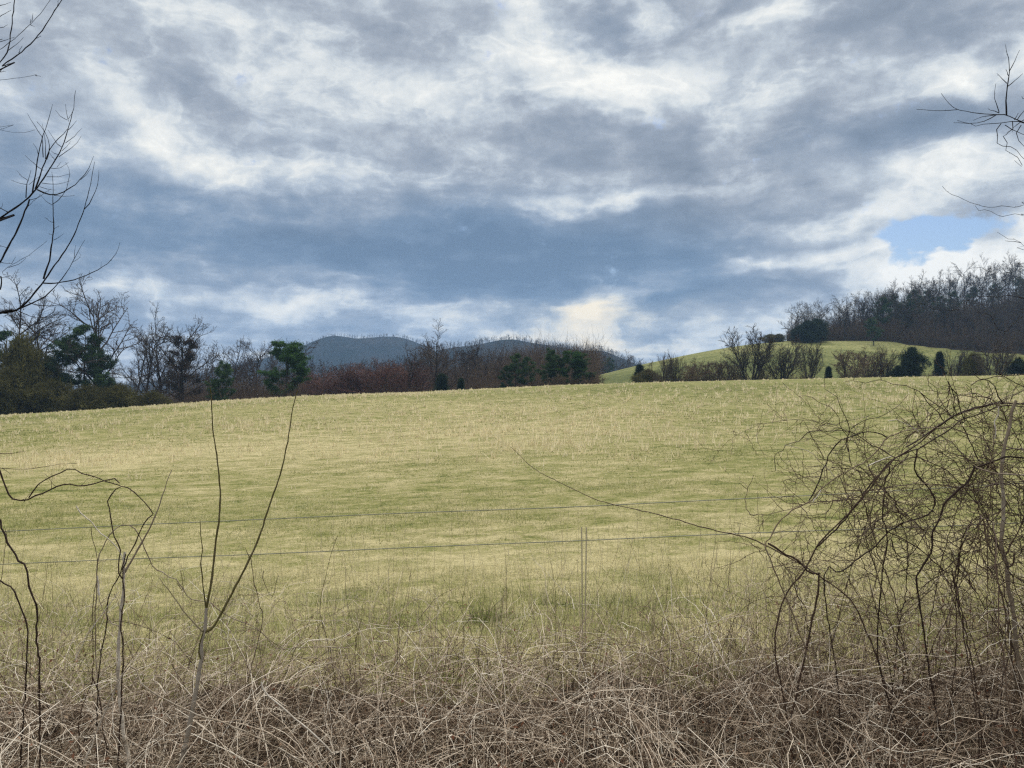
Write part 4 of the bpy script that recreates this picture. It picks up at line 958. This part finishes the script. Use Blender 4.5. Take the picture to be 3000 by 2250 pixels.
# ---- big bramble bush on the right
def bush():
    D = 4.0; items = []
    def c(pts, d=D, dd=0., r0=.003, r1=.0015, t=.25, th=10, nz=(15, .08, .36, .0024, .03, 2), *rt, zone=Z6): items.append((zone, pts, d, dd, r0, r1, t, th, nz, *rt))
    c([(160, 1659), (145, 1500), (120, 1350), (92, 1210), (100, 1100), (133, 990), (180, 930), (215, 880), (270, 780), (380, 670), (440, 600), (500, 520), (570, 450), (650, 400), (720, 340), (800, 285), (880, 260), (975, 240), (1062, 245)], 3.9, .3, .0044, .0034, .34, 60, (32, .10, .45, .0018, .15, 2), 0, zone=Z5)
    c([(380, 1400), (500, 1290), (620, 1160), (740, 1000), (850, 850), (1010, 690), (1200, 615), (1400, 490), (1530, 400), (1700, 340), (1850, 290), (2007, 300)], 4.05, .2, .0042, .0034, .2, 40, (20, .1, .4, .0018, .1, 2))
    c([(1080, 615), (1180, 560), (1330, 450), (1430, 385), (1560, 325), (1700, 290), (1830, 265), (2060, 285)], 4.0, .2, .0038, .0030, .18, 30, (14, .1, .4, .0018, .1, 2))
    c([(-20, 1400), (0, 1370), (60, 1240), (150, 1140), (340, 1030), (400, 960), (540, 850), (700, 760), (780, 720), (860, 630), (940, 540), (1100, 480), (1350, 460), (1450, 462), (1530, 500), (1700, 555), (1840, 605), (2040, 650)], 3.9, .3, .0038, .0028, .72, 30, (22, .1, .4, .0017, -.1, 2), 0)
    c([(60, 800), (50, 740), (55, 665), (110, 660), (130, 600), (240, 575), (325, 490), (450, 492), (610, 488), (700, 520), (800, 590), (900, 640), (1000, 700)], 4.2, 0, .0016, .0030, .15, 16, (14, .06, .30, .0014, .1, 2))
    c([(275, 400), (325, 490), (360, 560), (400, 640), (440, 700)], 4.2, 0, .0010, .0016, .3, 3, (4, .06, .25, .0012, .1, 2))
    c([(115, 110), (150, 150), (185, 160), (230, 215), (330, 213), (400, 265), (480, 287), (530, 350), (558, 400), (575, 480), (620, 520), (630, 600), (640, 680), (655, 760)], 4.1, 0, .0009, .0024, .2, 6, (5, .04, .15, .0012, .1, 1))
    c([(442, 40), (440, 140), (480, 190), (550, 230), (565, 280), (592, 350), (615, 410), (645, 465), (615, 540), (630, 650)], 4.15, 0, .0009, .0028, .15, 6, (5, .04, .16, .0013, .1, 1))
    c([(1105, 200), (1060, 250), (1000, 310), (940, 345), (880, 382), (810, 390), (755, 400), (700, 440), (650, 475)], 4.15, 0, .0010, .0022, .2, 6, (5, .04, .16, .0012, .1, 1))
    c([(940, 545), (850, 500), (740, 497), (670, 530), (600, 555), (540, 585), (495, 650), (460, 730), (425, 800), (410, 870), (370, 950), (320, 1035)], 4.1, 0, .0030, .0034, .08, 20, (12, .08, .3, .0016, .1, 2))
    c([(600, 105), (670, 90), (750, 115), (820, 100), (890, 92), (1010, 130), (1060, 130), (1130, 155), (1200, 190), (1240, 250), (1300, 310), (1350, 370), (1400, 440)], 4.2, 0, .0010, .0028, .15, 10, (7, .05, .2, .0013, .1, 2))
    c([(860, -200), (900, -130), (850, -60), (700, 0), (680, 55), (670, 90)], 4.2, 0, .0008, .0014, .15, 3, (2, .03, .1, .001, .1, 1))
    c([(1130, -250), (1010, -90), (890, 0), (890, 92)], 4.2, 0, .0008, .0014, .15, 3, (2, .03, .1, .001, .1, 1))
    c([(1200, 190), (1270, 250), (1340, 290), (1450, 385), (1530, 420)], 4.2, 0, .0018, .0030, .15, 8, (5, .06, .2, .0014, .1, 2))
    c([(1410, 98), (1440, 160), (1455, 220), (1455, 300), (1480, 360)], 4.1, 0, .0022, .0026, .08, 8, (3, .04, .1, .001, .1, 1))
    c([(1435, 150), (1500, 232), (1500, 320), (1545, 410)], 4.1, 0, .0022, .0030, .08, 8, (3, .05, .15, .0012, .1, 1))
    c([(1550, 118), (1590, 132), (1585, 190), (1600, 220), (1570, 300), (1550, 340)], 4.05, 0, .0012, .0022, .1, 5, (3, .05, .15, .0012, .1, 1))
    c([(1590, 132), (1640, 95), (1700, 85), (1780, 60), (1860, 55), (2030, 40)], 4.05, 0, .0018, .0026, .15, 8, (4, .05, .2, .0012, .1, 1))
    c([(1610, 40), (1640, 80), (1720, 85), (1780, 135), (1800, 200), (1845, 275)], 4.0, 0, .0016, .0034, .1, 8, (4, .05, .2, .0013, .1, 1))
    c([(1715, 90), (1745, 160), (1755, 240), (1650, 300), (1560, 330)], 4.05, 0, .0014, .0024, .2, 5, (4, .05, .2, .0013, .1, 1))
    c([(1240, 55), (1242, 95), (1320, 150), (1335, 230), (1380, 300), (1440, 375)], 4.15, 0, .0009, .0020, .2, 5, (4, .04, .15, .0012, .1, 1))
    c([(2007, 140), (1900, 90), (1800, 30), (1700, -10)], 4.0, 0, .0024, .001, .15, 5, (4, .05, .2, .0012, .1, 1))
    c([(1170, 630), (1158, 710), (1148, 790), (1210, 880), (1270, 950), (1310, 1070), (1270, 1130), (1200, 1168), (1060, 1215), (950, 1272), (850, 1385), (720, 1480), (560, 1600), (440, 1659)], 4.0, .0, .0042, .0026, .12, 30, (18, .08, .32, .0016, .12, 2), -1)
    c([(955, 765), (945, 830), (915, 880), (910, 960), (908, 1060), (900, 1180), (932, 1270), (930, 1420), (900, 1560), (890, 1700)], 3.95, .0, .0036, .0034, .12, 30, (16, .08, .32, .0016, .12, 2), -1)
    c([(1622, 765), (1570, 880), (1490, 950), (1410, 1020), (1370, 1100), (1350, 1180), (1290, 1270), (1285, 1420), (1230, 1520), (1170, 1625), (1170, 1700)], 3.85, .0, .0052, .0036, .12, 30, (14, .08, .3, .0016, .15, 2), -1)
    c([(1622, 770), (1690, 800), (1760, 822), (1860, 825), (1975, 832), (2060, 840)], 3.85, .0, .0050, .0036, .86, 8, (6, .08, .3, .0016, -.3, 2))
    c([(1622, 770), (1700, 750), (1780, 720), (1860, 690), (1950, 695), (2040, 705)], 3.9, .1, .0050, .0040, .12, 10, (8, .08, .3, .0016, .1, 2))
    c([(930, 1272), (1050, 1330), (1160, 1390), (1290, 1500), (1400, 1600), (1470, 1690)], 3.95, .0, .0030, .0036, .25, 14, (10, .08, .3, .0015, .1, 2), -1)
    c([(970, 1340), (1000, 1440), (1050, 1482), (1130, 1450), (1200, 1335), (1240, 1280), (1285, 1225), (1380, 1170), (1500, 1140)], 4.0, .1, .0024, .0020, .2, 8, (10, .08, .3, .0014, .1, 2))
    c([(1285, 1335), (1400, 1368), (1500, 1340), (1560, 1260), (1680, 1150), (1740, 1080)], 3.95, .1, .0026, .0022, .15, 8, (10, .08, .3, .0014, .1, 2))
    c([(1700, 1160), (1640, 1240), (1545, 1320), (1505, 1450), (1470, 1620), (1465, 1700)], 4.0, 0, .0026, .0036, .2, 12, (10, .08, .3, .0014, .1, 2), -1)
    c([(570, 980), (620, 1160), (680, 1290), (720, 1430), (760, 1560), (800, 1690)], 4.1, 0, .0018, .0030, .2, 10, (10, .08, .3, .0014, .1, 2), -1)
    c([(0, 1370), (120, 1440), (230, 1500), (330, 1600), (400, 1680)], 4.0, 0, .0052, .0056, .3, 20, None, -1)
    c([(700, 750), (860, 900), (1000, 1060), (1100, 1160), (1250, 1290)], 4.2, 0, .0020, .0026, .25, 6, (9, .08, .3, .0014, .1, 2))
    c([(1530, 460), (1600, 600), (1650, 720), (1760, 780), (1900, 900), (2040, 960)], 4.2, 0, .0032, .0030, .2, 12, (12, .08, .34, .0015, .1, 2))
    c([(600, 950), (780, 960), (900, 940), (1080, 910), (1300, 905), (1500, 930), (1700, 960), (1900, 990)], 4.15, 0, .0022, .0026, .45, 8, (14, .08, .34, .0015, .0, 2))
    c([(320, 1050), (500, 1040), (700, 1000), (820, 950), (900, 1010), (1080, 1060), (1200, 1090)], 4.1, 0, .0016, .0020, .5, 6, (10, .08, .3, .0014, .0, 2))
    c([(640, 1140), (780, 1200), (930, 1250), (1080, 1200), (1200, 1130)], 4.0, 0, .0018, .0020, .6, 5, (8, .08, .3, .0014, .0, 2))
    c([(0, 1560), (120, 1540), (260, 1510), (480, 1510), (600, 1600)], 4.2, 0, .0018, .0020, .45, 5, (12, .08, .3, .0013, .0, 2))
    # dead white bits
    c([(780, 765), (850, 730), (910, 700), (975, 686)], 3.8, 0, .0028, .0022, 1.0, 0, None)
    c([(940, 410), (1010, 405), (1090, 440), (1180, 492)], 3.9, 0, .0018, .0018, .95, 0, None)
    c([(1808, 295), (1812, 355), (1775, 402), (1792, 490), (1780, 550)], 3.8, 0, .0030, .0030, .96, 0, None)
    c([(350, 1050), (380, 1010), (415, 950)], 3.85, 0, .0030, .0020, 1.0, 0, None)
    c([(130, 600), (200, 610), (280, 635), (350, 665), (400, 730), (470, 790), (520, 850)], 4.0, 0, .0014, .0018, .9, 0, None)
    # fill: random arching canes inside the bush
    r = np.random.default_rng(99)
    n = 54; bx = 1.5+2.7*r.uniform(0, 1, n)**.75; by = r.uniform(3.5, 5.3, n)
    K = 22; arc = arcs(r, n, K, 0, 0, 2.0, 4.6, .95, 1.5, 2.0, .075, base=(bx, by))
    extra = []
    for k in range(n):
        mn = arc[k][:, 0].min()
        if mn < 1.0: arc[k][:, 0] = bx[k]+(arc[k][:, 0]-bx[k])*min(1, max(.15, (bx[k]-r.uniform(1.05, 1.9))/(bx[k]-mn)))
        hmax = arc[k][:, 2].max(); lim = .35+1.15*np.clip((bx[k]-1.2)/1.5, 0, 1)*r.uniform(.5, 1.05)
        if hmax > -.6: arc[k][:, 2] = -.6+(arc[k][:, 2]+.6)*(lim+.6)/(hmax+.6)
        extra.append((arc[k], r.uniform(.0020, .0040), r.uniform(.12, .5)))
    org = (P(2700, 2150, 4.0)[0], 4.0, float(H(P(2700, 2150, 4.0)[0], 4.0)))
    canes('bramble_bush', 'big tangled thorny bramble bush with dark arching canes on the right', 'bush', org, items, 95, extra=extra)
bush()
o5 = (P(2990, 2200, 4.1)[0], 4.1, float(H(P(2990, 2200, 4.1)[0], 4.1)))
canes('vine_wound_sapling', 'pale slim grey stem wound with vines standing inside the bramble bush', 'tree stem', o5, [
    (Z6, [(1945, 250), (1915, 340), (1885, 480), (1850, 620), (1832, 760), (1830, 900), (1850, 1080), (1835, 1250), (1830, 1400), (1870, 1550), (1885, 1700), (1930, 1950), (1960, 2300)], 4.1, 0, .0080, .0150, .84, 6, (10, .1, .4, .0022, -.3, 2), -1),
    (Z6, [(1690, 1180), (1720, 1350), (1780, 1500), (1800, 1659), (1860, 1900)], 4.2, 0, .0045, .0060, .7, 0, (8, .1, .3, .0018, -.3, 2), -1),
    (Z6, [(1640, 1100), (1740, 1280), (1830, 1450), (1880, 1540)], 4.15, 0, .0030, .0040, .5, 0, (8, .1, .3, .0018, -.3, 2)),
    (Z6, [(2020, 1150), (1960, 1280), (1900, 1400), (1850, 1480)], 4.1, 0, .0030, .0045, .4, 0, (8, .1, .3, .0018, -.2, 2)),
    (Z6, [(1930, 1440), (1915, 1540), (1880, 1555)], 4.05, 0, .004, .005, .3, 0, None)], 96, 'cane')

# ---- overhanging branches of a roadside tree on the left
def roadside_tree(name, label, side, paths, seed, trunkx, D):
    r = np.random.default_rng(seed); gz = float(H(trunkx, D)); org = np.array((trunkx, D, gz))
    root = empty(name, org); tag(root, label, 'tree')
    mm = Mesher(); q = np.array([(0, 0, -.2), (.03*side, .02, 1.0), (-.04*side, .05, 2.2), (0, .1, 3.6), (.1*side, .1, 5.2), (.05*side, 0, 6.6)])
    mm.tubes(smooth_path(q, 24), np.linspace(.10, .035, 24)*(1+.08*np.sin(np.arange(24))), .5, 12); obj('trunk', mm.mesh('trunk', M['bark']), root)
    for zone, pts, d, dd, r0, r1, join in paths:
        p = [a-org for a in tr(zone, pts, d, dd)]
        if join:   # continue the limb back to the trunk, off frame
            p = [np.array((0, 0, max(.8, p[0][2]-join)))]+p
        mm = Mesher(); path = thorny(mm, p, r0, r1, .3, r, 0, .0012, 6)
        for k in range(int(len(path)*.35)):
            c_, d_ = at(path, r.uniform(.2, .98)); s = perp(d_, r)
            mm.tubes(np.array([c_, c_+s*.006]), np.array([.0012, .0007]), .3, 3)
        obj('branch', mm.mesh('branch', M['twigdark']), root)
Dl = 4.6
LP = []
def l(pts, r0, r1, join=0, zone=Z1, d=Dl, dd=0.): LP.append((zone, pts, d, dd, r0, r1, join))
l([(-60, 960), (0, 925), (60, 880), (150, 820), (230, 745), (290, 660), (340, 590), (395, 500), (430, 430), (460, 350), (480, 280), (500, 200), (515, 150), (515, 80), (525, 35)], .017, .0012, .5)
l([(225, 745), (240, 650), (265, 500), (290, 380), (315, 300), (345, 210), (365, 130)], .0045, .0010)
l([(245, 720), (290, 590), (320, 520), (345, 450), (400, 380), (450, 330), (470, 300)], .0048, .0016)
l([(300, 500), (297, 420), (290, 355), (245, 290), (190, 195)], .0028, .0009)
l([(325, 515), (345, 430), (320, 340), (290, 290), (255, 250)], .0028, .0009)
l([(315, 510), (318, 420), (305, 330), (292, 265)], .0022, .0008)
l([(260, 725), (320, 750), (380, 762), (470, 725), (540, 670), (600, 600), (630, 540), (650, 490)], .0045, .0010)
l([(560, 655), (600, 620), (630, 580)], .0018, .0008)
l([(180, 780), (185, 700), (205, 640), (215, 590)], .0034, .0010)
l([(190, 690), (140, 680), (80, 660)], .0015, .0008)
l([(200, 665), (150, 630), (115, 590)], .0016, .0008)
l([(205, 790), (190, 840), (165, 890), (130, 985), (70, 1100), (0, 1225), (-60, 1320)], .0045, .0062, 0)
l([(300, 590), (230, 540), (172, 483)], .0020, .0008); l([(268, 490), (255, 440), (228, 400)], .0018, .0008)
l([(430, 430), (385, 390), (335, 310)], .0020, .0008); l([(465, 240), (420, 215), (385, 172)], .0016, .0008)
l([(475, 250), (460, 190), (455, 130)], .0016, .0008); l([(475, 310), (505, 280), (532, 245)], .0018, .0008)
l([(470, 235), (495, 205), (500, 185)], .0014, .0008)
l([(455, 400), (500, 370), (540, 330), (570, 298)], .0020, .0008); l([(430, 455), (470, 420), (490, 390)], .0016, .0008)
l([(408, 497), (450, 470), (500, 430), (540, 390), (565, 350)], .0022, .0008); l([(340, 573), (400, 575), (440, 560), (475, 535)], .0018, .0008)
l([(395, 570), (425, 530)], .0012, .0007)
l([(325, 635), (400, 637), (450, 625), (490, 615)], .0018, .0008); l([(290, 678), (370, 688), (440, 680), (490, 662)], .0018, .0008)
l([(275, 703), (330, 722), (388, 727)], .0016, .0008); l([(380, 515), (360, 490), (345, 470)], .0016, .0008)
l([(400, 480), (370, 470), (355, 455)], .0016, .0008); l([(210, 795), (250, 785), (300, 755), (355, 720)], .0018, .0008)
l([(190, 845), (225, 810), (280, 760)], .0014, .0008); l([(200, 690), (250, 650), (280, 630)], .0014, .0008)
l([(-60, 1590), (0, 1585), (60, 1575), (120, 1555), (180, 1510), (240, 1440), (300, 1365), (360, 1280), (430, 1180), (490, 1090), (540, 970), (585, 860), (605, 790), (620, 720), (645, 600), (657, 530)], .016, .0012, .35)
l([(585, 860), (620, 820), (640, 780), (672, 710), (684, 660), (687, 590)], .0030, .0009)
l([(302, 1345), (318, 1285), (342, 1220), (358, 1120), (372, 1000), (370, 880), (365, 800), (368, 700), (360, 600)], .0058, .0010)
l([(367, 825), (400, 805), (430, 770), (455, 735), (470, 690), (484, 610), (478, 580), (455, 535)], .0022, .0008)
l([(375, 765), (440, 772), (517, 765)], .0018, .0008); l([(362, 830), (320, 805), (275, 755)], .0015, .0007)
l([(370, 952), (340, 938), (312, 918)], .0015, .0008); l([(372, 1075), (400, 1060), (442, 1030)], .0018, .0008)
l([(370, 1040), (338, 1027)], .0012, .0007); l([(375, 995), (410, 975)], .0012, .0007)
l([(300, 1373), (360, 1374), (420, 1368), (500, 1355), (600, 1318), (700, 1270), (760, 1225), (810, 1160), (833, 1090)], .0040, .0009)
l([(700, 1265), (705, 1225)], .0010, .0006); l([(740, 1245), (775, 1215)], .0012, .0006)
l([(150, 1545), (220, 1515), (300, 1475), (350, 1430), (410, 1370), (450, 1315), (490, 1250), (515, 1200), (545, 1150), (588, 1075)], .0045, .0010)
l([(515, 1200), (520, 1160), (525, 1110)], .0015, .0007); l([(500, 1230), (545, 1205), (562, 1175), (545, 1155)], .0012, .0007)
l([(200, 1508), (240, 1522), (300, 1530), (400, 1532), (490, 1525), (545, 1515)], .0026, .0008)
l([(130, 1570), (170, 1585), (210, 1603), (280, 1610), (350, 1605), (418, 1590)], .0022, .0008)
l([(160, 1525), (130, 1495), (105, 1472)], .0018, .0008); l([(190, 1485), (160, 1455)], .0016, .0008); l([(265, 1390), (242, 1378)], .0016, .0008)
l([(-60, 1350), (0, 1310), (60, 1260), (150, 1210), (220, 1165), (280, 1120), (325, 1080)], .0040, .0009, .25)
l([(60, 1265), (130, 1245), (180, 1200)], .0018, .0008); l([(80, 1240), (110, 1190)], .0014, .0007)
l([(0, 1225), (40, 1235), (85, 1240)], .0018, .0010); l([(-40, 1100), (0, 1115), (48, 1128)], .0022, .0012)
l([(-60, 300), (0, 310), (80, 325), (170, 330), (210, 322), (245, 308)], .0022, .0008, .2)
l([(-40, 830), (0, 852), (55, 880)], .0018, .003); l([(0, 860), (15, 840), (20, 815)], .0012, .0007)
l([(-40, 1560), (30, 1600), (90, 1640), (170, 1665), (260, 1690)], .0035, .0010, .2)
l([(0, 1420), (12, 1370), (5, 1325)], .004, .004)
l([(-80, 1160), (0, 1100), (120, 1010), (250, 910), (350, 840), (450, 750), (570, 630), (690, 490), (780, 340), (880, 180), (1000, 0), (1080, -120), (1200, -320)], .0085, .0022, .6, Z2)
l([(-40, 1060), (0, 1010), (130, 820), (160, 650), (190, 430), (220, 180), (240, -60), (260, -300)], .0070, .0026, .6, Z2)
l([(-60, 830), (0, 790), (130, 710), (260, 610), (400, 470), (540, 340), (680, 190), (810, 0), (870, -100)], .0042, .0012, .3, Z2)
l([(-60, 1300), (0, 1292), (200, 1275), (400, 1250), (570, 1218), (592, 1205)], .0028, .0009, .2, Z2)
for a in ([(570, 1220), (660, 1240)], [(0, 1165), (90, 1160)], [(490, 390), (560, 435)], [(490, 375), (495, 310)], [(515, 350), (535, 215)], [(300, 860), (360, 740)], [(130, 820), (250, 730), (380, 605)],
          [(-20, 683), (100, 650), (240, 600)], [(-20, 98), (80, 72), (175, 40)], [(-20, 282), (90, 215), (180, 165)], [(-20, 455), (60, 435), (125, 400)], [(590, 620), (665, 590)], [(930, 100), (945, 0)], [(-20, 1185), (60, 1100), (150, 1010)], [(-10, 640), (45, 635)]):
    l(a, .0020, .0009, 0, Z2)
roadside_tree('roadside_tree', 'leafless tree off the left edge whose dark upswept branches hang into the sky', 1, LP, 201, -5.0, 4.9)
RP = []
def q_(pts, r0, r1, join=0, zone=Z3, d=4.3, dd=0.): RP.append((zone, pts, d, dd, r0, r1, join))
q_([(1120, 715), (1021, 668), (960, 640), (890, 605), (830, 600), (740, 598), (650, 588), (520, 565), (460, 520), (402, 443)], .0085, .0011, .5)
q_([(520, 565), (430, 572), (320, 572), (218, 563)], .0018, .0010)
q_([(890, 605), (888, 520), (890, 430), (905, 330), (912, 245), (895, 150), (883, 78)], .0048, .0010)
for a in ([(910, 280), (950, 200), (988, 120)], [(900, 390), (950, 350), (1012, 295)], [(893, 368), (818, 294)], [(905, 310), (885, 262)], [(835, 585), (815, 520), (800, 470), (810, 370)], [(835, 590), (750, 557)],
          [(820, 600), (750, 640), (640, 668), (495, 662)], [(800, 605), (720, 615), (640, 645)], [(1030, 660), (930, 650), (850, 668), (740, 672), (650, 690), (620, 670), (520, 643)],
          [(850, 668), (820, 710), (828, 740), (820, 790), (832, 830), (945, 850), (1021, 935), (1080, 980)], [(880, 680), (950, 720), (1021, 755), (1090, 780)], [(935, 650), (935, 730), (875, 730), (900, 770), (865, 765), (895, 820), (888, 875), (965, 910), (1015, 995), (950, 945)],
          [(970, 640), (1000, 600), (1021, 570), (1060, 520)], [(1000, 680), (960, 745), (985, 800), (1021, 840), (1080, 880)], [(950, 640), (980, 590)], [(1021, 640), (940, 700), (935, 730)], [(1060, 480), (1012, 480), (1005, 465)]):
    q_(a, .0024, .0010)
q_([(1150, 1270), (1021, 1285), (940, 1295), (850, 1285), (760, 1297), (680, 1278), (590, 1245), (520, 1215), (458, 1185), (410, 1137)], .0026, .0010, .2)
q_([(1150, 1370), (1021, 1360), (955, 1345), (843, 1365), (755, 1312), (683, 1322), (655, 1282)], .0024, .0010, .2)
q_([(1100, 1640), (1021, 1580), (960, 1535), (900, 1530), (820, 1480)], .0024, .0009, .2); q_([(1000, 1560), (940, 1550), (878, 1545)], .0018, .0008)
q_([(2300, 645), (2212, 622), (2110, 595), (2000, 605), (1800, 610), (1760, 640), (1720, 700), (1600, 715), (1500, 710), (1440, 690), (1400, 655), (1345, 690)], .0036, .0010, .3, Z4)
q_([(1320, 740), (1270, 830), (1220, 900), (1185, 975)], .0012, .0010, 0, Z4); q_([(2300, 720), (2212, 760), (2110, 840), (2060, 900), (1970, 1000)], .0028, .0012, .2, Z4)
q_([(2070, 890), (1990, 860), (1940, 755), (1820, 730)], .0016, .0009, 0, Z4); q_([(2300, 350), (2212, 365), (2100, 410), (1930, 410), (1880, 370), (1760, 378)], .0016, .0009, .2, Z4)
q_([(2300, 1000), (2212, 1010), (2130, 990), (2080, 1020), (2000, 1060)], .0022, .0010, .2, Z4)
q_([(2300, 1110), (2212, 1120), (2100, 1140), (1990, 1125), (1900, 1075), (1690, 1095)], .0024, .0010, .2, Z4)
q_([(1900, 1075), (1830, 1020), (1815, 990)], .0016, .0008, 0, Z4)
roadside_tree('roadside_tree', 'leafless thorny tree off the right edge with kinked twigs reaching into the sky', -1, RP, 202, 4.1, 4.4)

# ------------------------------------------------------------------ haze
def haze():
    mm = Mesher(); x0, x1, y0, y1, z0, z1 = -2480, 2480, -90, 2480, -60, 190
    c = np.array([[x0, y0, z0], [x1, y0, z0], [x1, y1, z0], [x0, y1, z0], [x0, y0, z1], [x1, y0, z1], [x1, y1, z1], [x0, y1, z1]], float)
    mm.V.append(c); mm.T.append(np.full(8, .5)); mm.n = 8
    mm.F4.append(np.array([[0, 3, 2, 1], [4, 5, 6, 7], [0, 1, 5, 4], [1, 2, 6, 5], [2, 3, 7, 6], [3, 0, 4, 7]]))
    m, w = mat('haze')
    v = w.n('ShaderNodeVolumePrincipled', None, Color=(.38, .62, .98, 1), Density=HAZE, Anisotropy=.2)
    w.n('ShaderNodeOutputMaterial', None, Volume=v.outputs[0])
    me = mm.mesh('haze', m, False); tag(obj('haze', me), 'faint blue haze in the valley air', 'haze', kind='stuff')
HAZE = .00018
haze()
